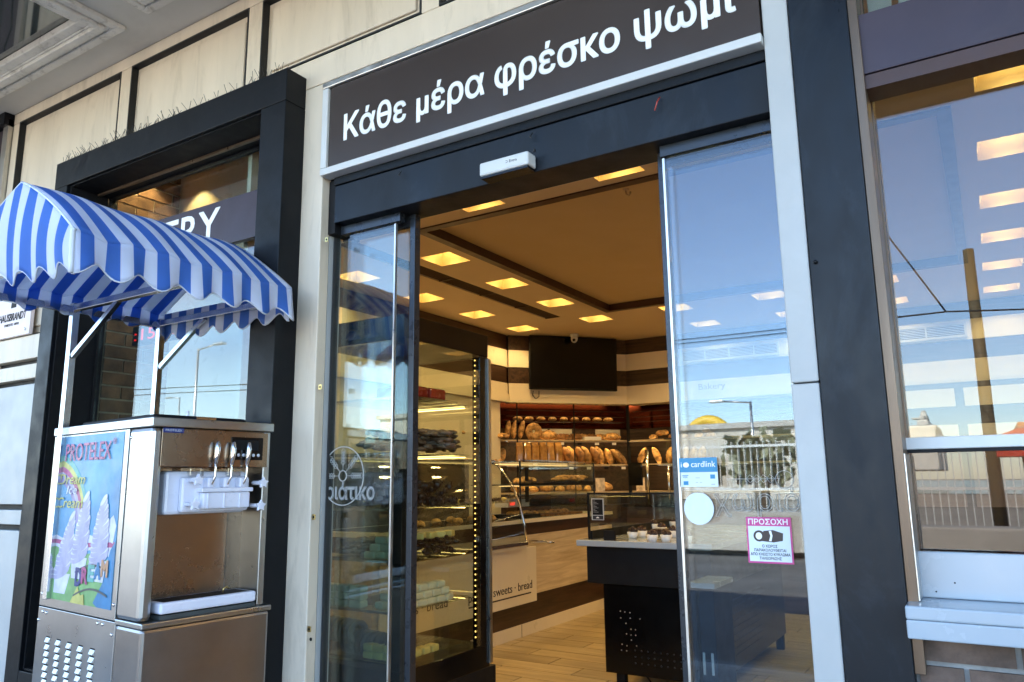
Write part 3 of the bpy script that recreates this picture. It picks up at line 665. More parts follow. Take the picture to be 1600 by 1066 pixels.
# lamp wells
wm = MB(); ti = .04; hh = .15
o_ = [(0, 0), (WS, 0), (WS, WS), (0, WS)]; i_ = [(ti, ti), (WS-ti, ti), (WS-ti, WS-ti), (ti, WS-ti)]
vs = [(a, b, 0) for a, b in o_]+[(a, b, hh) for a, b in i_]+[(a, b, 0.001) for a, b in o_]
wm.add([(a, b, 0) for a, b in o_]+[(a, b, hh) for a, b in i_], [(0, 1, 5, 4), (1, 2, 6, 5), (2, 3, 7, 6), (3, 0, 4, 7), (4, 5, 6, 7)])
wellme = wm.mesh('well', M['well'])
dm = MB().lathe([(.058, -.014), (.075, -.004), (.075, 0)], 20).mesh('lamp_glass', LT)
names = []
for k, (x, y) in enumerate(wells):
    side = 'left' if x < -3.3 else ('right' if x > 0 else 'middle')
    t = thing('ceiling_lamp', 'square ceiling lamp, '+ORD[YL.index(y)]+' from the door in the '+ORD[XL.index(x)]+' row counted from the left', 'ceiling lamp', (x, y, ROOM_Z), 'recessed lamps in the bakery ceiling')
    inst('well', wellme, t, (0, 0, 0)); inst('lamp_glass', dm, t, (WS/2, WS/2, hh-.002))
    if k == 0: bulb = bpy.data.lights.new('bulb', 'SPOT'); bulb.energy = BULB; bulb.color = (1, .66, .26); bulb.spot_size = rad(135); bulb.spot_blend = .5; bulb.shadow_soft_size = .06
    lo = bpy.data.objects.new('bulb', bulb); COL.objects.link(lo); lo.parent = t; lo.location = (WS/2, WS/2, .05)

# walls / bulkhead
A_ = Vector((-4.82, 5.376, 0)); B_ = Vector((-3.80, 6.545, 0)); E_ = (B_-A_).normalized(); N_ = Vector((E_.y, -E_.x, 0)); LD = (B_-A_).length
bands = [(2.965, ROOM_Z-.002, 'wenge', 0.0), (2.755, 2.963, 'creamlite', .012), (2.560, 2.753, 'wenge', 0), (2.432, 2.558, 'creamlite', .012), (2.372, 2.430, 'creamlite', .03), (2.325, 2.370, 'creamlite', .05)]
wl = thing('banded_bulkhead', 'brown and cream banded bulkhead above the bread wall', 'bulkhead', (-4.5, 6, 2.3))
for (z0, z1, mm, pr) in bands:
    MB().box(-5.0, -4.84+pr, 1.2, 5.37, z0, z1).build('band', 'wengey' if mm == 'wenge' else mm, wl)
    MB().obox(A_-N_*.15, E_, N_, Z, LD, .15+pr, z1-z0).v and None
    q = MB().obox(Vector((A_.x, A_.y, z0))-N_*.15, E_, N_, Z, LD+.02, .15+pr, z1-z0); q.build('band', mm, wl)
    B(-3.79, 5.0, 6.545-pr, 6.75, z0, z1).build('band', mm, wl)
B(-5.05, -4.83, .28, 5.2, 0, 2.32).build('side_lining', 'creamlite', wl)
# side wall front part, right wall
tag(B(-6.39, -5.06, .29, .5, 0, ROOM_Z).build('interior_wall', 'cream'), kind='structure')
rwall = thing('right_interior_wall', 'cream side wall at the right of the bakery room', 'wall', (3.3, 3, 0)); B(3.2, 3.3, .29, 8.4, 0, ROOM_Z-.002).build('wall_lining', 'cream', rwall)
fw = thing('front_interior_wall', 'cream inner face of the shopfront', 'wall', (0, .3, 0))
B(-2.44, -.46, .275, .33, 2.6, ROOM_Z-.002).build('lining', 'cream', fw); B(-.2, 3.2, .275, .33, 3.05, ROOM_Z-.002).build('lining', 'cream', fw); B(-.45, -.2, .275, .33, 0, ROOM_Z-.002).build('lining', 'cream', fw)
B(-5.05, -3.10, .63, .66, 0, ROOM_Z-.002).build('lining', 'cream', fw)
# back wall grilles, Bakery word, lower panels
for k, (x0, x1) in enumerate(((-3.05, -1.9), (-.80, -.06))):
    g = thing('air_grille', ['long white slatted air grille on the back wall behind the door pane', 'short white slatted air grille seen through the right window'][k], 'air grille', (x0, 6.5, 2.85))
    f = MB(); 
    for (a, b, c_, d) in ((x0, x1, 2.915, 2.94), (x0, x1, 2.78, 2.805), (x0, x0+.02, 2.805, 2.915), (x1-.02, x1, 2.805, 2.915)): f.box(a, b, 6.505, 6.533, c_, d)
    f.build('frame', 'white', g); B(x0+.02, x1-.02, 6.522, 6.532, 2.806, 2.914).build('grille_back', 'wenge', g)
    sm_ = B(x0+.02, x1-.02, 6.508, 6.52, 0, .006).mesh('slat', M['white'])
    for q in range(6): inst('slat', sm_, g, (-x0, -6.5, 2.817+.017*q-2.85))
    for q in range(1, 4 if k == 0 else 2): xq = x0+(x1-x0)*q/(4 if k == 0 else 2); B(xq, xq+.015, 6.504, 6.5045, 2.806, 2.914).build('divider', 'white', g)
bw = thing('bakery_wall_word', 'small brown word Bakery on the cream back wall band', 'wall lettering', (-2.9, 6.5, 2.45))
text('Bakery', (-2.85, 6.49, 2.44), X, Z, .32, .07, 'vent', bw)
bc = thing('back_cabinets', 'dark back wall cabinets with pale door panels', 'cabinet', (0, 6.5, 1))
B(-1.4, 3.19, 6.45, 6.74, 0, 2.32).build('carcass', 'wenge', bc)
for (x0, x1) in ((-.80, -.23), (-.15, .55), (.63, 1.3), (1.4, 2.1)): B(x0, x1, 6.425, 6.449, 2.08, 2.26).build('door_panel', 'creamlite', bc)
for (x0, x1) in ((-.80, -.23), (-.15, .55), (.63, 1.3)): B(x0, x1, 6.43, 6.449, 1.1, 1.9).build('door_panel', 'creamlite', bc)

# television, dome camera
tv = thing('television', 'large switched off television on the diagonal back wall', 'television', (-4.3, 6, 2.5))
O = A_+E_*.235+N_*.06; O.z = 2.482
tilt = (Z+N_*.04).normalized(); nn = E_.cross(tilt).normalized()
nn = N_
MB().obox(O, E_, nn, tilt, 1.145, .045, .655).build('housing', 'blackmatt', tv, .004)
MB().obox(O+E_*.012+nn*.0455+tilt*.02, E_, nn, tilt, 1.12, .001, .622).build('screen', 'blackgloss', tv)
MB().obox(O-N_*.06+E_*.45+Z*.2, E_, N_, Z, .25, .055, .25).build('bracket', 'blackmatt', tv)
q = A_+E_*.30+N_*.04; MB().tube([(q.x, q.y, 2.47), (q.x-.01, q.y, 2.42), (q.x+.02, q.y+.02, 2.37), (q.x+.05, q.y+.05, 2.40), (q.x+.05, q.y+.05, 2.47)], .005, 6).build('cable', 'wire', tv)
dc = thing('dome_camera', 'small white security camera on the ceiling above the television', 'security camera', (-4.15, 5.85, ROOM_Z))
q = pz_(897, 522, ROOM_Z)
MB().lathe([(.05, 0), (.055, -.02), (.05, -.035)][::-1], 16, (q.x, q.y, ROOM_Z)).build('base', 'white', dc); MB().ball((q.x, q.y, ROOM_Z-.06), .042, .042, .05, 14, 10).build('housing', 'white', dc); MB().ball((q.x+.012, q.y-.032, ROOM_Z-.08), .018, .018, .018, 10, 8).build('lens', 'blackgloss', dc)

# ------------------------------------------------------------------ bread shelving on three walls
def dg(s, off=0.0, z=0.0): v = A_+E_*s+N_*off; return Vector((v.x, v.y, z))
bw_ = thing('bread_shelving', 'dark bread shelving with slatted wooden shelves under the bulkhead', 'shelving', (-4.6, 5.8, 0))
BK = -.40                                             # shelf depth behind the bulkhead face
MB().obox(dg(-.3, BK-.02, 2.05), E_, N_, Z, LD+.6, .02, .38).build('tinted_mirror', 'redmirror', bw_)
B(-5.26, -5.24, 3.0, 5.3, 2.05, 2.43).build('tinted_mirror', 'redmirror', bw_); B(-3.95, 2, 6.95, 6.97, 2.05, 2.43).build('tinted_mirror', 'redmirror', bw_)
MB().obox(dg(-.3, BK-.03, .1), E_, N_, Z, LD+.6, .02, 1.949).build('back_board', 'wenge', bw_)
B(-5.27, -5.25, 3.0, 5.3, .1, 2.049).build('back_board', 'wengey', bw_); B(-3.95, -1.41, 6.96, 6.98, .1, 2.049).build('back_board', 'wenge', bw_)
for (a, b) in ((.40, .62), (.66, .95), (1.28, 1.62)): MB().obox(dg(a, BK+.002, 1.90), E_, N_, Z, b-a, .02, .14).build('pale_back_panel', 'creamlite', bw_)  # cream panels, paler than the back board
ceil_ = MB().obox(dg(-.25, BK, 2.42), E_, N_, Z, LD+.5, -BK-.151, .02); ceil_.build('soffit', 'wenge', bw_)
B(-5.25, -5.001, 3.0, 5.376, 2.42, 2.44).build('soffit', 'wenge', bw_); B(-3.8, -1.4, 6.751, 6.96, 2.42, 2.44).build('soffit', 'wenge', bw_)
for z in (1.885, 1.590, 1.262):
    for k in range(5):
        MB().obox(dg(-.22+.02*k, BK+.02+.078*k, z-.018), E_, N_, Z, LD+.30, .055, .018).build('shelf_slat', 'shelfwood', bw_)
        B(-5.23+.078*k, -5.175+.078*k, 3.0, 5.42, z-.018, z).build('shelf_slat', 'shelfwood', bw_)
        B(-3.86, -1.42, 6.56+.078*k, 6.615+.078*k, z-.018, z).build('shelf_slat', 'shelfwood', bw_)
    MB().obox(dg(0, -.012, z-.075), E_, N_, Z, LD, .012, .045).build('shelf_front', 'wenge', bw_)
    MB().obox(dg(0, -.006, z-.026), E_, N_, Z, LD, .012, .010).build('shelf_rail', 'chrome', bw_)
    B(-3.80, -1.42, 6.545, 6.557, z-.075, z-.03).build('shelf_front', 'wenge', bw_); B(-3.80, -1.42, 6.539, 6.549, z-.026, z-.016).build('shelf_rail', 'chrome', bw_)
    B(-4.852, -4.84, 3.0, 5.37, z-.075, z-.03).build('shelf_front', 'wengey', bw_); B(-4.846, -4.836, 3.0, 5.37, z-.026, z-.016).build('shelf_rail', 'chrome', bw_)
for s in (.10, .83, 1.553): MB().obox(dg(s-.006 if s < 1.5 else s-.02, -.002, .9), E_, N_, Z, .012 if s < 1.5 else .04, .014, 1.42).build('upright', 'blackmatt', bw_)
B(-5.24, -4.85, 3.6, 3.62, .9, 2.32).build('upright', 'blackmatt', bw_)
ld = MB().obox(dg(.05, -.20, 2.40), E_, N_, Z, LD-.1, .03, .008); ld.build('led_or_added_strip', ADDED_GLOW_M, bw_)  # unseen strip added to light the bread shelves
B(-5.04, -5.01, 3.2, 5.2, 2.402, 2.41).build('led_or_added_strip', LEDS, bw_); B(-3.6, -1.5, 6.76, 6.79, 2.402, 2.41).build('led_or_added_strip', LEDS, bw_)  # more unseen strips added along the side and back walls
for z in (1.555, 1.85):
    MB().obox(dg(.12, -.05, z-.03), E_, N_, Z, LD-.3, .015, .006).build('led_or_added_strip', ADDED_GLOW_M, bw_); B(-3.7, -1.6, 6.60, 6.615, z-.03, z-.024).build('led_or_added_strip', ADDED_GLOW_M, bw_); B(-4.90, -4.885, 3.4, 5.2, z-.03, z-.024).build('led_or_added_strip', ADDED_GLOW_M, bw_)  # hidden strips added under the shelves to brighten the bread

def loafmesh(nm, L, w, h, m, slashes=3, seed=1, curve=0):
    random.seed(seed); mb = MB(); seg, ring = 16, 12; vs = []; fs = []
    for i in range(ring+1):
        t = i/ring; x = (t-.5)*L; r = math.sin(math.pi*min(max(t, .0), 1))**.55
        for k in range(seg):
            a = 2*math.pi*k/seg; j = 1+random.uniform(-.05, .05)
            zz = h*r*j*math.sin(a); zz = zz if zz > 0 else zz*.55
            up = max(0, math.sin(a)); sl = 1-.12*up*(math.cos(slashes*2*math.pi*t) > .6)
            vs.append(Vector((x, w*r*j*math.cos(a)+curve*math.sin(math.pi*t), (zz)*sl+h*.5)))
    for i in range(ring):
        for k in range(seg): k2 = (k+1) % seg; fs.append((i*seg+k, i*seg+k2, (i+1)*seg+k2, (i+1)*seg+k))
    mb.add(vs, fs, True); return mb.mesh(nm, M[m])
L_round = loafmesh('round_loaf', .27, .11, .075, 'crust', 3, 1); L_dark = loafmesh('seeded_loaf', .22, .08, .055, 'crustdk', 3, 2)
L_long = loafmesh('long_loaf', .27, .050, .05, 'crust', 5, 3); L_dl = loafmesh('long_dark_loaf', .25, .05, .05, 'crustdk', 4, 4); L_roll = loafmesh('bread_roll', .12, .05, .045, 'crust', 2, 5)
AE = math.atan2(E_.y, E_.x)
def put(name, me, loc, label, cat, group=None, rot=(0, 0, 0), sc=None):
    o = inst(name, me, None, loc, rot, sc); tag(o, label, cat, group); return o
# upper shelf
z1 = 1.887
put('round_loaf', L_round, dg(.53, -.12, z1), 'round scored loaf on the upper bread shelf left of the middle post', 'bread', rot=(0, 0, AE), sc=(.95, 1, 1.1))
for k, s in enumerate((.70, .80, .92)): put('seeded_loaf', L_dark, dg(s, -.12-.04*(k % 2), z1), ['dark floured loaf just left of the middle shelf post', 'dark floured loaf just behind the middle shelf post', 'small dark loaf right of the middle shelf post'][k], 'bread', 'dark floured loaves on the upper shelf', rot=(0, 0, AE+.4*k), sc=(.7, .8, .95))
tg = tag(B(0, .22, -.12, .12, 0, .04).build('paper_stack', 'cup'), 'flat stack of white paper on the upper bread shelf', 'paper'); tg.location = dg(.98, -.15, z1); tg.rotation_euler.z = AE
put('domed_loaf', L_round, dg(1.38, -.12, z1), 'domed golden loaf on the upper shelf beside the corner post', 'bread', rot=(0, 0, AE), sc=(.95, 1, .85))
rg = MB()
for t in range(24):
    a = 2*math.pi*t/24; rg.ball((.062*math.cos(a), 0, .10+.062*math.sin(a)), .045, .03, .045, 8, 6, .06)
put('ring_loaf', rg.mesh('ring_loaf', M['crust']), dg(.33, -.06, z1), 'ring shaped loaf standing upright on the upper shelf', 'bread', rot=(0, 0, AE))
for k, s in enumerate((.05, .13, .22)): put('upright_loaf', L_long, dg(s, -.10, z1+.12), ['first', 'second', 'third'][k]+' of three loaves standing upright left of the ring loaf', 'bread', 'upright loaves left of the ring loaf', rot=(0, rad(-84+3*k), AE), sc=(.85, .95, 1))
for k in range(8): put('baguette', L_long, (-4.93-.03*(k % 3), 4.30+.15*k, z1+.01*(k % 2)), ORD[k]+' golden baguette from the door on the upper left wall shelf', 'bread', 'baguettes on the left wall upper shelf', rot=(0, 0, .25*(k % 3)-.2), sc=(1.2, 1.1, 1))
for k in range(9): put('bread_roll', L_roll, (-3.52+.075*k+(.13 if k > 5 else 0), 6.68+.05*(k % 2), z1+(.05 if k in (1, 2, 4, 7) else 0)), ORD[k]+' golden roll from the left in the back wall upper shelf piles', 'bread', 'rolls piled on the back wall upper shelf', rot=(0, 0, .5*k))
# lower shelf
z2 = 1.592
bagm = MB()
def bagmesh(seed):
    random.seed(seed); mb = MB(); w, d, h = .085, .05, .27; vs = []; fs = []
    for i, (t, sx, sy) in enumerate(((0, .96, 1), (.1, 1, 1), (.5, .97, .96), (.85, .95, .8), (.93, .85, .35), (1, .95, .08))):
        for k in range(12):
            a = 2*math.pi*k/12+.26; cx_ = math.copysign(abs(math.cos(a))**.45, math.cos(a)); cy_ = math.copysign(abs(math.sin(a))**.45, math.sin(a))
            vs.append((w*sx*cx_*.55*(1+random.uniform(-.06, .06)), d*sy*cy_*(1+random.uniform(-.1, .1)), h*t+random.uniform(-.004, .004)))
    for i in range(5):
        for k in range(12): k2 = (k+1) % 12; fs.append((i*12+k, i*12+k2, (i+1)*12+k2, (i+1)*12+k))
    fs.append(tuple(range(60, 72))); mb.add(vs, fs, False); return mb.mesh('bagged_loaf', M['bag'])
bms = [bagmesh(i) for i in range(3)]
for k in range(6): put('bagged_loaf', bms[k % 3], dg(.115+.098*k, .03, z2-.012), ['first', 'second', 'third', 'fourth', 'fifth', 'sixth'][k]+' from the left in the row of clear bagged loaves', 'bread', 'clear bagged loaves standing in a row', rot=(0, 0, AE+random.uniform(-.1, .1)))
put('leaning_loaf', L_round, dg(-.02, -.12, z2+.09), 'big brown loaf standing left of the bagged loaves', 'bread', rot=(0, rad(-75), AE), sc=(.75, .7, 1))
for k, s in enumerate((.74, .80, .90, 1.00, 1.10, 1.17)): put('leaning_loaf', L_dl if k % 2 == 0 else L_long, dg(s, -.08-.03*(k % 2), z2+.095), ['first', 'second', 'third', 'fourth', 'fifth', 'sixth'][k]+' leaning crusty loaf right of the bagged loaves', 'bread', 'leaning crusty loaves on the lower shelf', rot=(0, rad(62+4*(k % 3)), AE+.15), sc=(.95, 1.2, 1.2))
put('leaning_loaf', L_long, dg(1.29, -.10, z2+.08), 'tall loaf leaning back beside the slanting long loaf', 'bread', rot=(0, rad(72), AE), sc=(.85, 1.1, 1.1))
put('leaning_loaf', L_long, dg(1.42, -.06, z2+.065), 'long loaf slanting down towards the corner post', 'bread', rot=(0, rad(40), AE), sc=(1.05, 1.15, 1.15))
for k in range(2): put('leaning_loaf', L_long, (-3.64+.13*k, 6.66, z2+.08), ['left', 'right'][k]+' loaf of the crossed pair right of the corner post', 'bread', rot=(0, rad(-66 if k == 0 else 66), 0), sc=(.9, 1.1, 1.1))
for k in range(7): put('baguette', L_long, (-4.95, 4.35+.14*k, z2+.01), ORD[k]+' baguette from the door on the lower left wall shelf', 'bread', 'baguettes on the left wall lower shelf', rot=(0, 0, .2*(k % 3)), sc=(1.2, 1.1, 1))
z3 = 1.264
put('round_loaf', L_round, dg(1.27, -.14, z3), 'golden loaf on the lowest shelf between two leaflets', 'bread', rot=(0, 0, AE), sc=(.8, 1, 1))
M['flyer'] = mat('leaflet print', (.62, .52, .42), .4, var=.5, vs=18)
for k, s in enumerate((1.08, 1.62)):
    o = tag(MB().obox(dg(s, .03, z3), E_, N_, Z, .12, .004, .16).build('leaflet', 'flyer'), ['small printed leaflet left of the lowest golden loaf', 'small printed leaflet right of the lowest golden loaf'][k], 'leaflet')

for k in range(12):
    zt_ = (1.835, 1.540)[k % 2]; MB().obox(dg(.18+.115*k, -.0005, zt_-.012), E_, N_, Z, .055, .003, .03).build('price_tag', 'cup' if k % 3 else 'blackmatt', bw_)
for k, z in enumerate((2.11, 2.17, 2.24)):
    MB().obox(dg(0, -.10, z), E_, N_, Z, LD, .008, .008).build('reflected_rail', 'trimred', bw_); B(-3.78, -1.5, 6.66, 6.668, z, z+.008).build('reflected_rail', 'trimred', bw_); B(-4.96, -4.952, 3.2, 5.3, z, z+.008).build('reflected_rail', 'trimred', bw_)  # added bars: shelf reflections in the mirror built as rails
for k in range(9): put('reflected_roll', L_roll, dg(.16+.15*k, -.16, 2.125), ORD[k]+' added roll from the left, standing for bread reflected in the red mirror', 'bread', 'added rolls standing for reflected bread', rot=(0, 0, AE+.3*k), sc=(1.1, 1, .8))  # added rolls stand for bread reflected in the mirror
MB().obox(dg(0, -.24, 2.108), E_, N_, Z, LD, .14, .012).build('reflected_rack', 'trimred', bw_)  # added rack, part of the built mirror reflection
for k in range(9): put('rear_loaf', L_long if k % 2 else L_dl, dg(.42+.125*k, -.27, z1), ORD[k]+' loaf from the left in the rear row of the upper shelf', 'bread', 'rear row on the upper shelf', rot=(0, 0, AE+.35*math.sin(k*2)), sc=(.8, 1.2, 1.25))
for k in range(8): put('rear_loaf', L_long if k % 2 else L_dl, dg(.72+.11*k, -.26, z2+.08), ORD[k]+' loaf from the left in the rear row of the lower shelf', 'bread', 'rear row on the lower shelf', rot=(0, rad(75-5*(k % 3)), AE), sc=(.85, 1.2, 1.2))
for k in range(6): put('low_loaf', L_long if k % 2 else L_round, dg(.15+.18*k, -.15, z3), ORD[k]+' loaf from the left on the lowest bread shelf', 'bread', 'loaves on the lowest bread shelf', rot=(0, 0, AE+.2*k), sc=(.7, .9, 1))
for k in range(5): put('tall_loaf', L_long, (-3.30+.10*k, 6.74, z2+.09), ORD[k]+' upright loaf in the rear of the back wall lower shelf', 'bread', 'upright loaves on the back wall lower shelf', rot=(0, rad(-80), .2*k), sc=(.8, 1.2, 1.2))

# ------------------------------------------------------------------ service counter along the left
ct = thing('service_counter', 'long service counter with pale relief wood front and dark bands', 'counter', (-4.1, 4, 0))
CX = -3.79; Y0c, Y1c = 1.9, 5.95
B(-4.4, CX, Y0c, Y1c, 0, .108).build('baseboard', 'creamlite', ct)
B(-4.4, CX-.01, Y0c, Y1c, .109, .349).build('lower_band', 'wengey', ct)
B(-4.4, CX, Y0c, Y1c, .35, .895).build('relief_front', 'oaky', ct)
B(-4.4, CX-.008, Y0c, Y1c, .896, 1.008).build('upper_band', 'wengey', ct)
B(-4.4, CX+.015, Y0c, Y1c, 1.009, 1.042).build('worktop', 'creamlite', ct)
B(CX-.001, CX+.0015, 3.915, 3.92, .0, .108).build('joint', 'grout', ct)
# board with words
sb = thing('counter_board', 'pale board reading pastry, sweets, bread on the counter front', 'sign board', (CX+.03, 3.4, .55))
BX = CX+.012
B(BX, BX+.02, 1.95, 4.147, .292, .79).build('board', 'creamlite', sb, .002)
TXX = BX+.0201
M['print'] = mat('dark brown print', (.03, .02, .015), .5)
text('pastry · sweets · bread', (TXX, 3.03, .418), Y, Z, 1.03, .070, 'print', sb, bold=-.005); text('meals · bread', (TXX, 2.12, .43), Y, Z, .62, .07, 'print', sb, bold=-.005)
B(TXX, TXX+.001, 3.03, 4.04, .372, .384).build('underline', 'print', sb)
# curved glass case
cc = thing('curved_display_case', 'curved glass pastry case on the near end of the counter', 'display case', (-4.1, 3, 1))
arc = [(-4.10, 1.575), (-4.025, 1.549), (-3.926, 1.444), (-3.842, 1.32), (-3.783, 1.178), (-3.738, 1.019), (-3.717, .851)]
yc0, yc1 = 1.95, 3.90
g = MB(); n = len(arc); vs = [(a, yc0, b) for a, b in arc]+[(a, yc1, b) for a, b in arc]; g.add(vs, [(i, i+1, n+i+1, n+i) for i in range(n-1)], True); g.build('curved_glass', 'caseglass', cc)
MB().add([(a, yc1-.01, b) for a, b in arc]+[(-4.36, yc1-.01, .851), (-4.36, yc1-.01, 1.575)], [tuple(range(n+2))]).build('end_glass', 'caseglass', cc)
MB().tube([(a, yc1, b) for a, b in arc], .011, 8).build('end_trim', 'chrome', cc)
B(-4.38, -4.05, yc0, yc1, 1.577, 1.60).build('top_shelf', 'chrome', cc); B(-4.38, -4.365, yc0, yc1, 1.05, 1.576).build('back_frame', 'darkalu', cc)
B(-3.785, -3.700, yc0, yc1+.01, .815, .85).build('front_rail', 'chrome', cc, .004)
B(-3.77, -3.712, yc0, yc1, .791, .814).build('rail_underside', 'creamlite', cc)
B(-4.36, -3.80, yc0, yc1-.02, 1.205, 1.213).build('glass_shelf', 'caseglass', cc); B(-4.36, -3.78, yc0, yc1-.02, 1.0421, 1.048).build('case_floor', 'chrome', cc)
B(-4.16, -4.13, yc0+.1, yc1-.05, 1.56, 1.572).build('case_lamp', LEDS, cc)
MB().tube([(-3.735, 3.98, .842), (-3.60, 4.03, .842), (-3.56, 4.02, .838), (-3.50, 4.04, .84)], .012, 8).build('handle', 'chrome', cc)
random.seed(3)
tb = MB().ball((0, 0, .02), .024, .024, .02, 10, 6, .05).mesh('truffle', M['choc']); tb2 = MB().ball((0, 0, .02), .024, .024, .02, 10, 6, .05).mesh('truffle', M['lemon'])
for k in range(20):
    put('truffle', tb if k % 3 else tb2, (-3.90-.06*(k % 2), 3.05+.042*k, 1.213), ORD[k]+' truffle from the door in the curved case shelf row', 'pastry', 'truffles on the curved case shelf')
for k in range(16): put('pastry_piece', tb if k % 2 else L_roll, (-3.85-.10*(k % 3), 2.5+.085*k, 1.05), ORD[k]+' small pastry from the door on the curved case floor', 'pastry', 'pastries on the curved case floor', sc=(.8, .8, .8))
# straight glass case
gc = thing('straight_display_case', 'straight two level glass case beyond the curved one', 'display case', (-4.1, 4.7, 1.05))
g0, g1 = 3.93, 5.54
B(CX-.012, CX-.006, g0, g1, 1.043, 1.572).build('front_glass', 'caseglass', gc); B(-4.36, CX-.013, g1-.006, g1, 1.043, 1.572).build('end_glass', 'caseglass', gc)
B(-4.38, CX-.004, g0, g1, 1.573, 1.590).build('top_glass', 'caseglass', gc); B(CX-.016, CX-.002, g0, g1, 1.5905, 1.600).build('top_trim', 'chrome', gc)
B(-4.36, CX-.014, g0, g1-.008, 1.358, 1.368).build('middle_shelf', 'darkalu', gc); B(CX-.014, CX-.002, g0, g1, 1.350, 1.376).build('shelf_trim', 'blackmatt', gc)
for y in (g0, g1-.014, ): B(CX-.016, CX-.002, y, y+.014, 1.043, 1.590).build('corner_post', 'darkalu', gc)
B(CX-.005, CX+.001, 4.02, 4.08, 1.40, 1.53).build('price_tag', 'blackmatt', gc); B(CX-.005, CX+.001, 4.02, 4.08, 1.20, 1.345).build('price_tag', 'blackmatt', gc)
B(-4.1, -4.08, g0+.1, g1-.1, 1.556, 1.570).build('case_lamp', LEDS, gc); B(-4.1, -4.08, g0+.1, g1-.1, 1.345, 1.356).build('case_lamp', LEDS, gc)
for k in range(5): put('twisted_pastry', L_long, (-3.95-.03*(k % 2), 4.18+.06*k, 1.37+.012*(k % 3)), ORD[k]+' golden pastry from the left in the case middle shelf pile', 'pastry', 'left pastry pile on the case middle shelf', rot=(0, 0, .6*k), sc=(.6, .9, .7))
for k in range(6): put('cheese_stick', L_long, (-3.93, 4.98+.09*k, 1.395+.02*(k % 2)), ORD[k]+' long golden stick from the left in the dark tray', 'pastry', 'golden sticks in the dark tray', rot=(0, 0, 1.2), sc=(1, .8, .6))
tag(B(-4.1, -3.84, 4.92, 5.5, 1.3685, 1.392).build('baking_tray', 'blackmatt'), 'black baking tray under the golden sticks', 'tray')
for k, (a, b) in enumerate(((4.02, 4.42), (4.45, 5.35))):
    o = tag(B(-4.2, -3.86, a, b, 1.043, 1.066 + .012*(k == 0)).build('pie_tray', 'blackmatt' if k == 0 else 'crustdk'), ['short dark tray at the left of the case floor', 'long baked pie tray on the case floor'][k], 'tray')
    for j in range(6 if k else 4): put('pie_slice', L_roll, (-3.99, a+.06+j*(.13 if k else .09), 1.062+.012*(k == 0)), ORD[j]+[' golden slice from the left on the short dark tray', ' baked slice from the left on the long pie tray'][k], 'pastry', ['slices on the short tray', 'slices on the long pie tray'][k], rot=(0, 0, 1.4), sc=(1, 1, .6))
sc_ = thing('weighing_scale', 'flat electronic scale with red digits behind the glass case', 'scale', (-4.45, 4.9, 1.1))
B(-4.62, -4.45, 4.75, 5.2, 1.12, 1.20).build('body', 'plastic', sc_); text('0.00', (-4.449, 4.79, 1.14), Y, Z, .1, .035, emis('red digits', (1, .04, .02), .3), sc_); B(-4.66, -4.41, 4.72, 5.23, 1.205, 1.215).build('plate', 'chrome', sc_)
# shelf under the bread wall behind the counter
bk2 = thing('rear_worktop', 'dark rear worktop below the bread shelves', 'worktop', (-4.6, 5.6, 0))
MB().obox(dg(-.2, -.39, 0), E_, N_, Z, LD+.4, .38, 1.10).build('cupboard', 'wenge', bk2)
B(-3.75, -1.45, 6.3, 6.95, 0, 1.08).build('cupboard', 'wenge', bk2); B(-3.78, -1.43, 6.26, 6.95, 1.081, 1.11).build('worktop', 'blackgloss', bk2)
po = thing('till_monitor', 'black till monitor on a chrome pole at the back worktop', 'monitor', (-3.2, 6.3, 1.1))
q = py_(1012, 745, 6.3); MB().tube([(q.x, 6.3, 1.11), (q.x, 6.3, 1.75)], .018, 10).build('pole', 'chrome', po); q2 = py_(997, 748, 6.28); B(q2.x-.10, q2.x+.06, 6.25, 6.28, 1.33, 1.60).build('screen', 'blackgloss', po)
q3 = py_(1046, 770, 6.3); tag(MB().tube([(q3.x, 6.3, 1.11), (q3.x, 6.3, 1.55)], .014, 10).build('chrome_rod', 'chrome'), 'thin chrome rod right of the till monitor', 'rod')
gx = thing('glass_cabinet', 'small glass cabinet with pastries right of the crossed loaves', 'display case', (-3.0, 6.4, 1.6))
B(-3.22, -2.5, 6.30, 6.304, 1.56, 1.86).build('front_glass', 'caseglass', gx); B(-3.22, -2.5, 6.30, 6.53, 1.545, 1.559).build('floor', 'chrome', gx); B(-3.24, -2.5, 6.29, 6.53, 1.861, 1.875).build('top', 'darkalu', gx)
for k in range(5): put('pastry_piece', L_roll, (-3.12+.1*k, 6.42, 1.56), ORD[k]+' pastry from the left inside the small glass cabinet', 'pastry', 'pastries in the small glass cabinet', rot=(0, 0, k))

# ------------------------------------------------------------------ upright cake fridge by the door
uf = thing('cake_fridge', 'tall black upright cake fridge with glass sides just inside the door', 'fridge', (-2.8, 1, 0))
FX, FY0, FY1, FZT = -2.455, .62, 1.385, 2.25
fxl = -3.06
for (x0, x1) in ((FX-.055, FX), (fxl, fxl+.05)):
    for (y0, y1) in ((FY0, FY0+.055), (FY1-.085, FY1)): B(x0, x1, y0, y1, .52, 2.12).build('frame_post', 'blackgloss', uf, .003)
B(fxl, FX, FY0, FY1, 2.121, FZT).build('top_box', 'blackgloss', uf, .004)
B(fxl, FX, FY0, FY1, .40, .519).build('bottom_frame', 'blackgloss', uf, .003)
B(fxl, FX-.0, FY0, FY1+.06, 0, .398).build('plinth', 'blackmatt', uf, .003)
for k in range(9): B(FX-.03+.0301, FX+.0005, FY1-.0+.005, FY1+.045, .06+.032*k, .072+.032*k).build('plinth_louvre', 'blackgloss', uf)
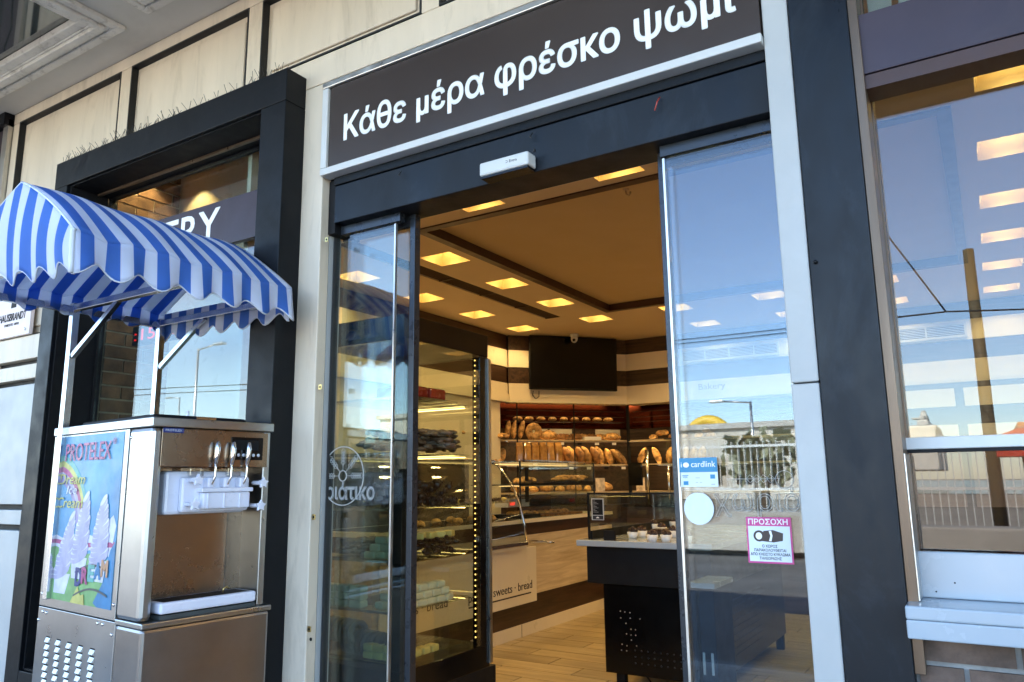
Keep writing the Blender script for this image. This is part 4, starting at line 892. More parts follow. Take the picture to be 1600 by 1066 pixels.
B(FX-.006, FX-.001, FY0+.056, FY1-.086, .52, 2.12).build('side_glass', 'caseglass', uf); B(fxl+.051, FX-.056, FY0+.004, FY0+.009, .52, 2.12).build('front_glass', 'caseglass', uf)
B(fxl+.051, FX-.056, FY1-.009, FY1-.004, .52, 2.12).build('rear_glass', 'caseglass', uf)
B(FX+.001, FX+.012, FY1-.012, FY1+.012, .42, 2.11).build('corner_trim', 'alu', uf)
ledme = MB()
for (x, y) in ((FX-.030, FY1-.092), (-2.985, FY1-.10)):
    for k in range(52): ledme.box(x-.003, x+.002, y-.003, y, .56+.03*k, .567+.03*k)
ledme.build('led_or_added_strip', emis('fridge led', (1.0, .60, .14), .8), uf)
shz = [1.83, 1.55, 1.27, 1.02, .78, .545]
for z in shz: B(fxl+.052, FX-.06, FY0+.03, FY1-.10, z-.009, z).build('glass_shelf', 'caseglass', uf); B(fxl+.052, FX-.06, FY0+.022, FY0+.030, z-.010, z+.001).build('shelf_edge', 'chrome', uf)
for z in shz[:5]: B(-2.98, -2.54, FY1-.118, FY1-.114, z-.016, z-.012).build('added_shelf_glow', emis('added shelf glow', (1, .66, .2), 1.6) if z == shz[0] else bpy.data.materials['added shelf glow'], uf)  # glow strips added under the shelves to warm the fridge stock
random.seed(11)
rb = MB().box(-.05, .05, -.03, .03, 0, .045).mesh('wrapped_cake', M['cheese'])
def bevelled(nm, w, d, h, m, r=.008):
    o = B(-w, w, -d, d, 0, h).build('tmp', m, None, r); bpy.context.view_layer.update()
    me = bpy.data.meshes.new_from_object(o.evaluated_get(bpy.context.evaluated_depsgraph_get())); me.name = nm; bpy.data.objects.remove(o); return me
wc = bevelled('wrapped_cake', .035, .03, .036, 'cheese', .010); lc = bevelled('lemon_cake', .03, .028, .034, 'lemon', .008); gcv = bevelled('green_cake', .04, .03, .035, 'cheese')
cake = MB()
for k in range(80): cake.ball((random.uniform(-.14, .14), random.uniform(-.10, .10), random.uniform(.01, .085)), .045, .018, .009, 7, 5, .25, random.random()*3)
cakeme = cake.mesh('layered_cake', M['choccream'])
cho = MB()
for k in range(70): cho.ball((random.uniform(-.14, .14), random.uniform(-.10, .10), random.uniform(.01, .09)), .025, .012, .012, 6, 5, .2, random.random()*3)
chome = cho.mesh('chocolate_heap', M['choc'])
swi = MB()
for k in range(6): swi.tube([(.05*math.cos(a*.5), -.12+.045*k, .05+.05*math.sin(a*.5)) for a in range(13)], .014, 7)
swm = swi.mesh('chocolate_roll', M['choccream'])
xm = -2.68; ym = .95
tag(B(xm-.16, xm+.16, ym-.22, ym+.22, 1.831, 1.845).build('cake_tray', 'chrome'), 'tray under the red glazed cakes on the top fridge shelf', 'tray')
for k in range(3): put('red_cake', bevelled('red_cake', .06, .07, .06, 'redcake', .012) if k == 0 else bpy.data.meshes['red_cake'], (xm+.08-.13*(k == 2), .86+.16*(k % 2), 1.846), ORD[k]+' red glazed cake from the left on the top fridge shelf', 'cake', 'red cakes on the top fridge shelf')
for k in range(3): put('layered_cake', cakeme, (xm+.04*(k-1)+.06, .78+.14*k, 1.556), ORD[k]+' grey brown layered cake from the door on the second fridge shelf', 'cake', 'layered cakes on the second fridge shelf', rot=(0, 0, k), sc=(1, 1, 1.35))
for k in range(3): put('chocolate_heap', chome, (xm+.03*(k-1), .80+.16*k, 1.271), ORD[k]+' heap of chocolate curls from the door on the third fridge shelf', 'pastry', 'chocolate curls on the third fridge shelf', rot=(0, 0, k), sc=(1, 1, 1.4))
for k in range(2): put('layered_cake', cakeme, (-2.90+.05*k, .82, 1.021), ORD[k]+' dark cake from the left on the fourth fridge shelf', 'cake', 'dark cakes on the fourth fridge shelf', rot=(0, 0, 1+k), sc=(.8, .8, 1))
put('chocolate_heap', chome, (-2.64, 1.05, 1.021), 'dark chocolate heap beside the white cakes on the fourth shelf', 'pastry')
for r in range(3):
    for k in range(4-r):
        put('wrapped_cake', wc, (-2.73+.075*k+.037*r, .72, 1.021+.037*r), ORD[k]+' pale cake from the left in the '+ORD[r]+' layer of the fridge pyramid', 'cake', 'pale pyramid on the fourth fridge shelf', rot=(0, 0, random.uniform(-.2, .2)))
for k in range(6): put('lemon_cake', lc, (-2.62, .80+.085*k, 1.10), ORD[k]+' yellow pastry from the door above the dark fridge heap', 'cake', 'yellow pastries on the fourth fridge shelf', rot=(0, 0, k))
for r in range(3):
    for c_ in range(6-r):
        put('wrapped_cake', wc, (-2.54-.0, .72+.075*c_+.037*r, .781+.037*r), ORD[c_]+' pale block from the door, '+ORD[r]+' layer of the front fifth shelf stack', 'cake', 'pale wrapped blocks on the fifth fridge shelf', rot=(0, 0, 1.57+random.uniform(-.15, .15)))
        if r < 2: put('wrapped_cake', wc, (-2.65, .72+.075*c_+.037*r, .781+.037*r), ORD[c_]+' pale block from the door, '+ORD[r]+' layer of the rear fifth shelf stack', 'cake', 'rear wrapped blocks on the fifth fridge shelf', rot=(0, 0, 1.57+random.uniform(-.15, .15)))
for r in range(3):
    for k in range(3): put('wrapped_cake', gcv, (-2.98+.095*k, .69, .781+.036*r), ORD[k]+' greenish block from the left, '+ORD[r]+' layer, front of the fifth fridge shelf', 'cake', 'greenish blocks on the fifth fridge shelf')
for k in range(3): put('chocolate_roll', swm, (-2.95+.12*k, .76, .548+.05*(k == 0)), ['first', 'second', 'third'][k]+' row of dark ringed chocolate rolls on the bottom fridge shelf', 'cake', 'chocolate rolls on the bottom fridge shelf', rot=(0, 0, 1.4))
for r in range(2):
    for k in range(3): put('lemon_cake', lc, (-2.70+.065*k, .69, .55+.036*r), ORD[k]+' yellow cake from the left, '+ORD[r]+' layer on the bottom fridge shelf', 'cake', 'yellow cakes on the bottom fridge shelf')
for k in range(4): put('lemon_cake', lc, (-2.53, .75+.07*k, .55), ORD[k]+' yellow cake from the door at the bottom shelf side glass', 'cake', 'yellow cakes at the side glass')

# ------------------------------------------------------------------ black open chest display
ch = thing('dessert_chest', 'black dessert chest with glass screen in the middle of the shop', 'display chest', (-2, 3.5, 0))
hx0, hx1, hy0, hy1 = -2.46, -1.58, 2.62, 4.6
B(hx0-.05, hx1+.03, hy0-.06, hy1+.02, .950, .992).build('worktop', 'bench', ch, .006)
B(hx0-.0, hx1, hy0, hy1, .70, .949).build('upper_body', 'blackmatt', ch, .004)
B(hx0+.10, hx1-.02, hy0+.04, hy1-.02, .12, .699).build('lower_body', 'blackgloss', ch, .004)
B(hx0+.085, hx0+.099, hy0+.1, hy0+.4, .40, .48).build('hinge_cover', 'blackmatt', ch)
for (x, y) in ((hx0+.16, hy0+.08), (hx1-.10, hy0+.08), (hx0+.16, hy1-.1), (hx1-.09, hy1-.1)): B(x, x+.06, y, y+.05, 0, .119).build('leg', 'blackmatt', ch)
random.seed(5)
hl = MB()
for (a, b) in ((330, 330), (365, 335), (300, 325), (367, 372), (303, 370), (432, 378), (338, 407), (372, 447), (402, 450), (342, 478), (372, 485), (404, 488), (375, 520), (312, 548), (345, 558), (410, 560), (308, 588), (343, 592)):
    p = py_(900+a/4.324, 880+b/4.322, hy0+.039); hl.tube([(p.x, hy0+.0385, p.z), (p.x, hy0+.037, p.z)], .0042, 8)
hl.build('vent_holes', ADDED_GLOW_M if False else 'alu', ch)['kind'] = 'stuff'
hp = MB()
for i in range(9):
    for j in range(3): hp.tube([(hx0+.32+.045*i, hy0+.0395, .20+.04*j), (hx0+.32+.045*i, hy0+.038, .20+.04*j)], .006, 8)
for i in range(22):
    for j in range(9): hp.tube([(hx1-.0195, hy0+.15+.05*i, .22+.045*j), (hx1-.018, hy0+.15+.05*i, .22+.045*j)], .006, 8)
hp.build('vent_pattern', 'darkalu', ch)['kind'] = 'stuff'
gl = (hx0+.02, hx1+.0)
B(gl[0], gl[0]+.006, hy0+.0, hy1-.02, 1.02, 1.300).build('side_glass', 'caseglass', ch); B(gl[0]+.007, gl[1], hy0+.005, hy0+.010, 1.14, 1.300).build('front_glass', 'caseglass', ch)
B(gl[0]-.004, gl[1], hy0-.002, hy0+.014, 1.3005, 1.312).build('top_rim', 'blackmatt', ch); B(gl[0]-.004, gl[0]+.010, hy0-.002, hy0+.012, .993, 1.300).build('corner_post', 'blackmatt', ch)
B(gl[0]+.007, gl[0]+.02, hy0+.013, hy1-.02, .993, 1.05).build('glass_rail', 'blackmatt', ch)
mn = thing('menu_sheet', 'small black printed menu sheet taped inside the chest glass corner', 'menu', (-2.35, 2.6, 1.2))
p = py_(924, 779, hy0-.003); q = py_(944, 813, hy0-.003)
B(p.x, q.x, hy0-.006, hy0-.0025, q.z, p.z).build('sheet', 'white', mn); B(p.x+.008, q.x-.006, hy0-.0072, hy0-.0061, q.z+.035, p.z-.006).build('print_area', 'blackmatt', mn); B(p.x+.008, q.x-.004, hy0-.0072, hy0-.0061, q.z+.004, q.z+.031).build('print_foot', 'darkalu', mn)
for k in range(9): B(p.x+.014, p.x+.030+.012*(k % 3), hy0-.0082, hy0-.0073, p.z-.018-.0095*k, p.z-.0165-.0095*k).build('text_line', 'white', mn)
MB().prism([((p.x+q.x)/2+.012*math.cos(t*math.pi/8), hy0-.0073, q.z+.013+.010*math.sin(t*math.pi/8)) for t in range(9)], (0, -.0006, 0)).build('emblem', 'letter', mn)
p = py_(953, 836, hy0-.03); tag(B(p.x-.045, p.x+.04, hy0-.035, hy0-.02, .993, 1.06).build('counter_card', 'blackmatt'), 'small blank black card standing on the chest worktop', 'card')
cupm = MB().lathe([(.028, 0), (.040, .045)], 16); cupme = cupm.mesh('cup', M['cup'])
tp = MB()
for k in range(14): a = random.random()*6.28; r_ = random.uniform(0, .028); tp.ball((r_*math.cos(a), r_*math.sin(a), .05+random.uniform(0, .028)*(1-r_/.04)), .014, .013, .012, 7, 5, .15)
topme = tp.mesh('chocolate_topping', M['choc'])
spots = [(989, 840), (1003, 838), (1014, 846), (1021, 826), (1034, 832), (1041, 845), (1052, 838), (1058, 850), (1052, 822)]
for k, (a, b) in enumerate(spots):
    q = pz_(a, b, 1.0); t = thing('dessert_cup', ORD[[0, 1, 2, 3, 4, 5, 7, 8, 6][k]]+' chocolate topped paper cup from the left on the black chest', 'dessert', (q.x, max(q.y, hy0-.03), .993), 'chocolate topped cups on the chest')
    inst('cup', cupme, t, (0, 0, 0)); inst('chocolate_topping', topme, t, (0, 0, 0))
for k in range(2): q = pz_((1020, 1036)[k], 838, .995); put('choco_block', bevelled('choco_block', .04, .03, .05, 'choc', .01) if k == 0 else bpy.data.meshes['choco_block'], (q.x, q.y+.12, .993), ['left', 'right'][k]+' square chocolate cake behind the dessert cups', 'cake')
q = pz_(1063, 1060, 0); MB().tube([(-2.1, 2.75, .10), (-2.0, 2.70, .015), (-1.8, 2.66, .008), (-1.6, 2.75, .01)], .006, 6).build('power_cable', 'wire', ch)
# black cooler seen through the right pane
bc2 = thing('slim_cooler', 'slim black open cooler with white top behind the right door pane', 'cooler', (-1.2, 2.0, 0))
p = py_(1078, 910, 2.2); q = py_(1109, 915, 2.2)
B(p.x, q.x+.02, 2.2, 2.55, .0, p.z-.03).build('body', 'blackmatt', bc2, .004); B(p.x-.01, q.x+.03, 2.19, 2.56, p.z-.029, p.z).build('top', 'bench', bc2)
for k in range(2): B(p.x+.06+.05*k, p.x+.075+.05*k, 2.18, 2.19, .30, .42).build('handle', 'chrome', bc2)

# ================================================================== ICE CREAM MACHINE
ROT = rad(-6)
mc = thing('ice_cream_machine', 'tall stainless soft ice cream machine with white dispenser and poster', 'ice cream machine', (-2.587, -.63, 0), rot=ROT)
def LB(x0, x1, y0, y1, z0, z1): return B(x0, x1, y0, y1, z0, z1)
Wm, Dm, Tm, Lz = .50, -.835, 1.647, .925
LB(Dm, -.02, .012, Wm-.012, 0.10, Lz-.022).build('base_body', 'steeldk', mc, .003)
LB(-.17, .022, .0, Wm+.015, .05, Lz-.021).build('base_front', 'steeldk', mc, .012)
LB(-.17, .028, -.004, Wm+.020, Lz-.020, Lz).build('ledge', 'steel', mc, .004)
LB(Dm, -.165, -.003, .011, .10, Lz-.012).build('lower_side_panel', 'steel', mc, .002)
LB(Dm, -.172, -.003, .010, Lz-.008, 1.612).build('upper_side_panel', 'steel', mc, .002)
LB(-.17, .0, -.004, .045, Lz+.001, 1.612).build('corner_column', 'steel', mc, .016)
LB(Dm, -.14, .012, Wm-.005, Lz+.001, 1.612).build('upper_body', 'steelwarm', mc)
LB(-.139, -.13, .046, Wm-.03, Lz+.001, 1.47).build('recess_back', 'steelwarm', mc)
LB(-.14, -.001, Wm-.03, Wm, Lz+.001, 1.612).build('right_column', 'steel', mc, .004); LB(-.139, -.13, Wm-.10, Wm-.031, Lz+.001, 1.468).build('recess_side', 'steel', mc)
LB(-.128, -.0, .046, Wm-.031, 1.470, 1.610).build('control_panel', 'steelwarm', mc, .002)
LB(-.0, .003, .035, Wm-.014, 1.468, 1.606).build('panel_sheet', 'steelwarm', mc, .001)
LB(Dm-.003, .010, -.008, Wm+.008, 1.613, Tm).build('top_rim', 'steel', mc, .003)
LB(Dm+.12, -.10, .05, Wm-.05, Tm+.0, Tm+.022).build('hopper_lid', 'blackmatt', mc, .010)
MB().tube([(-.20, .24, Tm+.018), (-.20, .24, Tm+.05)], .006, 8).build('lid_peg', 'plastic', mc)
LB(-.115, -.085, .215, .30, Tm+.001, Tm+.018).build('lid_clip', 'chrome', mc)
# side poster
M['pblue'] = mat('poster sky', (.022, .17, .36), .45, var=.25, vs=3, col2=(.09, .29, .46), coat=.1)
pcol = {'pgreen': (.28, .62, .22), 'pyellow': (.80, .76, .20), 'pmag': (.62, .10, .32), 'pwhite': (.95, .98, 1.1), 'pdeep': (.03, .30, .62), 'pviolet': (.42, .36, .66), 'pnavy': (.02, .05, .28), 'porange': (.75, .40, .22), 'plav': (.62, .60, .86), 'pteal': (.16, .58, .52), 'pgrey': (.10, .12, .12)}
for k_, v_ in pcol.items(): M[k_] = mat('poster '+k_[1:], tuple(x*.55 for x in v_), .4, var=.22, vs=14)
PX0, PX1, PZ0, PZ1 = -.765, -.205, .952, 1.605
po = LB(PX0, PX1, -.0045, -.0031, PZ0, PZ1).build('poster', 'pblue', mc)
lay = [0]
def pp(pts, m, nm='poster_print'):
    lay[0] += 1; y = -.0048-.00003*lay[0]
    ob = MB().prism([(PX0+(PX1-PX0)*a, y, PZ0+(PZ1-PZ0)*b) for a, b in pts], (0, -.00012, 0)).build(nm, m, None)
    ob.parent = po; return ob
def arcband(cx, cz, r0, r1, a0, a1, m):
    n = 16; pp([(cx+r1*math.cos(rad(a0+(a1-a0)*k/n)), cz+r1*.9*math.sin(rad(a0+(a1-a0)*k/n))) for k in range(n+1)]+[(cx+r0*math.cos(rad(a1+(a0-a1)*k/n)), cz+r0*.9*math.sin(rad(a1+(a0-a1)*k/n))) for k in range(n+1)], m)
pp([(0, 0), (1, 0), (1, .24), (.7, .30), (.4, .27), (0, .33)], 'pgreen'); pp([(0, .33), (.35, .28), (.7, .32), (1, .27), (1, .36), (.6, .40), (.3, .35), (0, .40)], 'pwhite')
pp([(.0, .34), (.4, .32), (1, .34), (1, .37), (.4, .345), (0, .365)], 'pmag')
for k, (m_) in enumerate(('pviolet', 'plav', 'pmag', 'pyellow', 'pteal')): arcband(-.02, .34, .42+.038*k, .460+.038*k, -6, 86, m_)
pp([(.80, 0), (1, 0), (1, .38), (.93, .32), (.86, .14), (.74, .02)], 'pdeep')
pp([(.86, .38), (.96, .36), (.99, .46), (.94, .52), (.90, .50), (.86, .46)], 'pwhite')
def cone(cx, z0, z1, w, m, m2, lean=0.0):
    h = z1-z0
    pp([(cx-w*.75, z0), (cx+w*.75, z0), (cx+w+lean*.25, z0+h*.25), (cx-w+lean*.25, z0+h*.25)], m2)
    n = 13
    for k in range(n):
        t = k/n; ww = w*(1.08-.80*t**2.2)*(1+.08*math.sin(k*2.1)); zc_ = z0+h*(.26+.74*t); hk_ = h*.074
        def blob(sx_, sz_, dz, m3): pp([(cx+lean*t+ww*sx_*math.cos(a), zc_+dz+hk_*sz_*math.sin(a)+.030*sx_*math.cos(a)) for a in [math.pi*j/7 for j in range(14)]], m3)
        blob(1.0, 1.0, 0, m); blob(.95, .55, hk_*.32, 'pwhite')
cone(.20, .04, .52, .125, 'plav', 'pwhite', .12); cone(.47, .14, .64, .12, 'plav', 'pwhite', .05); cone(.77, .14, .62, .125, 'plav', 'pwhite', .02)
pp([(.40, .0), (.62, .0), (.60, .06), (.55, .05), (.50, .10), (.44, .04)], 'pyellow')
PA, PW, PH = Vector((PX0, -.0085, PZ0)), PX1-PX0, PZ1-PZ0
def pt(body, a, b, w, cap, m, bold=.03, shear=0.0):
    ob = text(body, (PX0+PW*a, -.0088, PZ0+PH*b), X, Z, PW*w, PH*cap, m, None, depth=.0006, bold=bold, shear=shear); ob.parent = po
pt('PROTELEX', .12, .845, .72, .105, 'pmag', .006); pt('®', .86, .93, .05, .035, 'pmag', 0)
pt('Dream', .055, .70, .42, .062, 'pyellow', .006, .2); pt('Ice', .19, .64, .17, .05, 'pwhite', .006, .2); pt('Cream', .05, .555, .42, .062, 'pyellow', .006, .2)
for k, (l_, m_) in enumerate((('D', 'pnavy'), ('R', 'pmag'), ('E', 'pteal'), ('A', 'pdeep'), ('M', 'porange'))):
    pt(l_, .46+.095*k, .105+.018*k, .085, .085+.01*(k == 0), m_, .05)
for (z_, s_) in ((.225, 1), (.09, 1)):
    pp([(.44+.05*k, z_-.05+.045*math.sin(math.pi*(k+.6)/11)+.01*k*.3) for k in range(11)]+[(.44+.05*k, z_-.062+.045*math.sin(math.pi*(k+.6)/11)+.01*k*.3) for k in range(10, -1, -1)], 'pgrey')
for (x, z) in ((-.790, 1.585), (-.150, 1.578), (-.815, .965), (-.188, .972), (-.79, .895), (-.755, .893), (-.30, .897), (-.26, .897), (-.825, .86), (-.185, .868)):
    MB().ball((x, -.004, z), .0065, .004, .0065, 10, 6).build('bolt', 'chrome', mc)
lm = MB().hexa([(0, -.0032, 0), (.038, -.0032, 0), (.038, -.0032, .016), (0, -.0032, .016), (0.003, -.0110, 0), (.035, -.0110, 0), (.038, -.0035, .0155), (0, -.0035, .0155)])
lme = lm.mesh('louvre', M['steel']); ldk = B(.0, .038, -.0034, -.003, .0145, .0215).mesh('louvre_slot', M['blackmatt'])
for i in range(5):
    for j in range(12):
        inst('louvre', lme, mc, (-.735+.098*i, 0, .785-.0265*j+.0*i)); inst('louvre_slot', ldk, mc, (-.735+.098*i, 0, .785-.0265*j))
# front fittings
LB(.003, .0045, .037, .118, 1.592, 1.610).build('logo_badge', 'pnavy', mc, .001)
bdg = text('PROTELEX', (.0047, .046, 1.5975), Y, Z, .064, .008, 'pwhite', None, depth=.0004, bold=.02); bdg.parent = mc; bdg.name = 'badge_lettering'
LB(.003, .006, .318, .462, 1.496, 1.586).build('control_display', 'blackgloss', mc, .001)
LB(.006, .0068, .332, .440, 1.535, 1.575).build('display_window', 'blackmatt', mc)
for k in range(6): MB().tube([(.006, .328+.0225*k, 1.515), (.0085, .328+.0225*k, 1.515)], .0065, 10).build('button', 'plastic', mc)
# dispenser block
LB(-.129, -.045, .085, .425, 1.290, 1.452).build('dispenser_back', 'plastic', mc, .012)
LB(-.045, -.020, .135, .425, 1.297, 1.430).build('dispenser_block', 'plastic', mc, .010)
LB(-.020, .012, .205, .410, 1.308, 1.372).build('dispenser_front', 'plastic', mc, .008)
LB(-.020, .022, .195, .415, 1.372, 1.388).build('dispenser_lip', 'plastic', mc, .003)
for k in range(3):
    y = .235+.068*k; LB(-.02, .016, y-.014, y+.014, 1.388, 1.428).build('valve_cap', 'plastic', mc, .006)
    LB(-.02, .016, .225+.068*k, .228+.068*k, 1.31, 1.37).build('rib', 'plastic', mc)
    lv = MB().tube([(.0, y+.0, 1.394), (.014, y+.002, 1.402), (.022, y+.010, 1.43), (.020, y+.012, 1.465), (.020, y+.010, 1.478)], .0045, 8); lv.tube([(.020, y+.010, 1.476), (.021, y+.013, 1.505), (.022, y+.015, 1.54), (.020, y+.016, 1.562), (.018, y+.016, 1.566)], [.006, .0105, .0115, .008, .003], 12)
    lv.build('lever', 'chrome', mc)
def star(y, z, x=.035):
    pts = []
    for k in range(10):
        a = math.pi*k/5+.3; r_ = .024 if k % 2 == 0 else .013; pts.append((x, y+r_*math.cos(a), z+r_*math.sin(a)))
    m_ = MB().prism(pts, (.012, 0, 0)); m_.tube([(-.03, y, z), (x, y, z)], .009, 10); return m_.build('star_knob', 'plastic', mc, .002)
for (y, z) in ((.200, 1.418), (.193, 1.328), (.447, 1.405), (.440, 1.315)): star(y-.035*(y < .3)+.0, z)
M['clear'] = glass('clear plastic', (.8, .8, .8), .12)
for y in (.17, .33): LB(-.10, -.03, y, y+.06, 1.432, 1.468).build('clear_guard', 'clear', mc, .004)
# drip tray
LB(-.125, .012, .07, .455, Lz+.001, Lz+.016).build('tray_base', 'pgrey', mc)
LB(-.12, .018, .065, .455, Lz+.020, Lz+.060).build('drip_tray', 'plastic', mc, .008)
LB(-.10, -.0, .085, .435, Lz+.0601, Lz+.0606).build('tray_grid', 'blackmatt', mc)
MB().tube([(-.05, .35, Lz+.06), (-.05, .352, Lz+.075), (-.05, .365, Lz+.08), (-.05, .375, Lz+.073)], .004, 6).build('tray_ring', 'gold', mc)
LB(-.1285, -.1275, .395, .42, 1.408, 1.425).build('rating_label', 'pwhite', mc)
LB(-.1285, -.1275, .05, .065, 1.42, 1.445).build('rating_label', 'pwhite', mc)

# awning stand on the machine
aw = thing('striped_awning', 'blue and white striped canvas awning over the ice cream machine', 'awning', (-2.9, -.6, 1.65))
AX0, AX1, AY0, AY1, AZ0, AZ1, ARZ = -3.33, -2.445, -1.045, -.135, 2.075, 2.215, 2.475
M['steelpost'] = steelmat('square steel tube', (.66, .68, .70), .2)
for y in (-.565, -.155):
    B(-3.335, -3.305, y-.015, y+.015, .95, 2.185).build('post', 'steelpost', aw, .002)
    B(-3.33, AX1-.04, y-.014, y+.014, 2.150, 2.178).build('arm', 'steelpost', aw, .002)
    d = Vector((.34, 0, .22)).normalized(); MB().obox(Vector((-3.305, y-.010, 1.96)), d, Y, d.cross(Y)*-1, .37, .02, .02).build('brace', 'steelpost', aw)
B(-3.36, -3.335, AY0+.02, AY1-.01, 2.148, 2.176).build('rear_bar', 'steelpost', aw); B(AX1-.035, AX1-.012, AY0+.02, AY1-.01, 2.150, 2.176).build('front_bar', 'steelpost', aw)
B(-3.334, AX1-.036, AY0+.02, AY0+.04, 2.150, 2.176).build('end_bar', 'steelpost', aw)
def stripes(name, axis, w=.0745, off=0.0):
    m = bpy.data.materials.new(name); m.use_nodes = True; nt = m.node_tree; b = nt.nodes['Principled BSDF']; b.inputs['Roughness'].default_value = .6
    tc = nt.nodes.new('ShaderNodeTexCoord'); sp_ = nt.nodes.new('ShaderNodeSeparateXYZ'); nt.links.new(tc.outputs['Object'], sp_.inputs[0])
    def mth(op, a, bv=None):
        q = nt.nodes.new('ShaderNodeMath'); q.operation = op
        if isinstance(a, (int, float)): q.inputs[0].default_value = a
        else: nt.links.new(a, q.inputs[0])
        if bv is not None:
            if isinstance(bv, (int, float)): q.inputs[1].default_value = bv
            else: nt.links.new(bv, q.inputs[1])
        return q.outputs[0]
    v = mth('ADD', sp_.outputs[axis], off+10*w*2); v = mth('DIVIDE', v, w*2); v = mth('FRACT', v); v = mth('GREATER_THAN', v, .5)
    mx = nt.nodes.new('ShaderNodeMix'); mx.data_type = 'RGBA'; mx.inputs[6].default_value = (.84, .89, 1.0, 1); mx.inputs[7].default_value = (.085, .245, .70, 1)
    nt.links.new(v, mx.inputs['Factor'])
    n1 = _noise(nt, _coords(nt), 6, 5, .6); hs = nt.nodes.new('ShaderNodeHueSaturation'); mr = nt.nodes.new('ShaderNodeMapRange'); mr.inputs[3].default_value = .88; mr.inputs[4].default_value = 1.1
    nt.links.new(n1, mr.inputs[0]); nt.links.new(mr.outputs[0], hs.inputs['Value']); nt.links.new(mx.outputs[2], hs.inputs['Color']); nt.links.new(hs.outputs[0], b.inputs['Base Color'])
    bp_ = nt.nodes.new('ShaderNodeBump'); bp_.inputs['Strength'].default_value = .35; bp_.inputs['Distance'].default_value = .01
    nt.links.new(_noise(nt, _coords(nt), 9, 4, .6, 1.0), bp_.inputs['Height']); nt.links.new(bp_.outputs[0], b.inputs['Normal'])
    tl = nt.nodes.new('ShaderNodeBsdfTranslucent'); nt.links.new(hs.outputs[0], tl.inputs[0]); ms = nt.nodes.new('ShaderNodeMixShader'); ms.inputs[0].default_value = .52
    o = nt.nodes['Material Output']; nt.links.new(b.outputs[0], ms.inputs[1]); nt.links.new(tl.outputs[0], ms.inputs[2]); nt.links.new(ms.outputs[0], o.inputs[0]); return m
MS = stripes('striped canvas across', 1, .0455, .02); ME = stripes('striped canvas end', 0, .056, .03)
def cloth(nm, m, fn, nu, nv, parent, thick=.003):
    vs = [fn(i/nu, j/nv) for j in range(nv+1) for i in range(nu+1)]
    fs = [(j*(nu+1)+i, j*(nu+1)+i+1, (j+1)*(nu+1)+i+1, (j+1)*(nu+1)+i) for j in range(nv) for i in range(nu)]
    mb = MB().add(vs, fs, True); o = mb.build(nm, m, parent); s_ = o.modifiers.new('s', 'SOLIDIFY'); s_.thickness = thick; return o
xr = (AX0+AX1)/2
def prof(t):                                     # t 0 rear eave .. .5 ridge .. 1 front eave
    x = AX0+(AX1-AX0)*(t+.06*math.sin(math.pi*t)); h = 1-abs(2*t-1); z = AZ1+(ARZ-AZ1)*(1-(1-h)**1.15); return x, z
def roof(u, v):
    x, z = prof(v); sag = .012*math.sin(math.pi*u)*math.sin(math.pi*min(1, 2*abs(v-.5)))
    wv = .006*math.sin(u*38)*abs(2*v-1)+.004*math.sin(u*17+v*9)
    bulge = .02*math.sin(math.pi*abs(2*v-1))*(math.sin(math.pi*u)**.5 if 0 < u < 1 else 0)
    return (x, AY0+(AY1-AY0)*u, z-sag+wv+bulge)
cloth('roof_canvas', MS, roof, 72, 28, aw)
def scal(s, L): n = max(2, round(L/.152)); return .022*math.cos(2*math.pi*n*s/1.0)
def val_front(u, v):
    y = AY0+(AY1-AY0)*u; zb = AZ0+.022-scal(u, AY1-AY0)*1.0; zt = roof(u, 1)[2]; x = AX1+.012*math.sin(u*40)*v+.012*v
    return (x, y, zt+(zb-zt)*v)
def val_rear(u, v): p = val_front(u, v); return (AX0-(p[0]-AX1), p[1], roof(u, 0)[2]+(p[2]-roof(u, 1)[2])*.62)
cloth('front_valance', MS, val_front, 72, 8, aw); cloth('rear_valance', MS, val_rear, 72, 8, aw)
def endface(yy, s):
    def f(u, v):
        x, zt = prof(u); zb = AZ0+.022+.05*(1-u)**1.5-scal(u, AX1-AX0)*1.0
        pinch = .02*math.sin(math.pi*v); return (x, yy-s*(.010*math.sin(u*36)*v+pinch*.6), zt+(zb-zt)*v)
    return f
cloth('end_panel', ME, endface(AY0, 1), 60, 14, aw)
def valfar(u, v):
    x = AX0+(AX1-AX0)*u; zt = AZ1; zb = AZ0+.022-scal(u, AX1-AX0); return (x, AY1+.006*math.sin(u*36)*v, zt+(zb-zt)*v)
cloth('end_valance', ME, valfar, 60, 6, aw)
pip = MB(); pip.tube([roof(0, k/28) for k in range(29)], .0045, 6); pip.tube([(AX1+.002, AY0-.004, AZ1+.01)]+[Vector(val_front(0, k/4))+Vector((-.004, -.006, 0)) for k in range(5)], .009, 8); pip.tube([Vector(val_front(u/72, 1)) for u in range(73)], .0035, 6); pip.tube([Vector(endface(AY0, 1)(u/60, 1)) for u in range(61)], .0035, 6); pip.tube([Vector(valfar(u/60, 1)) for u in range(61)], .0035, 6)
pip.build('white_piping', mat('white piping', (.62, .66, .72), .6), aw)

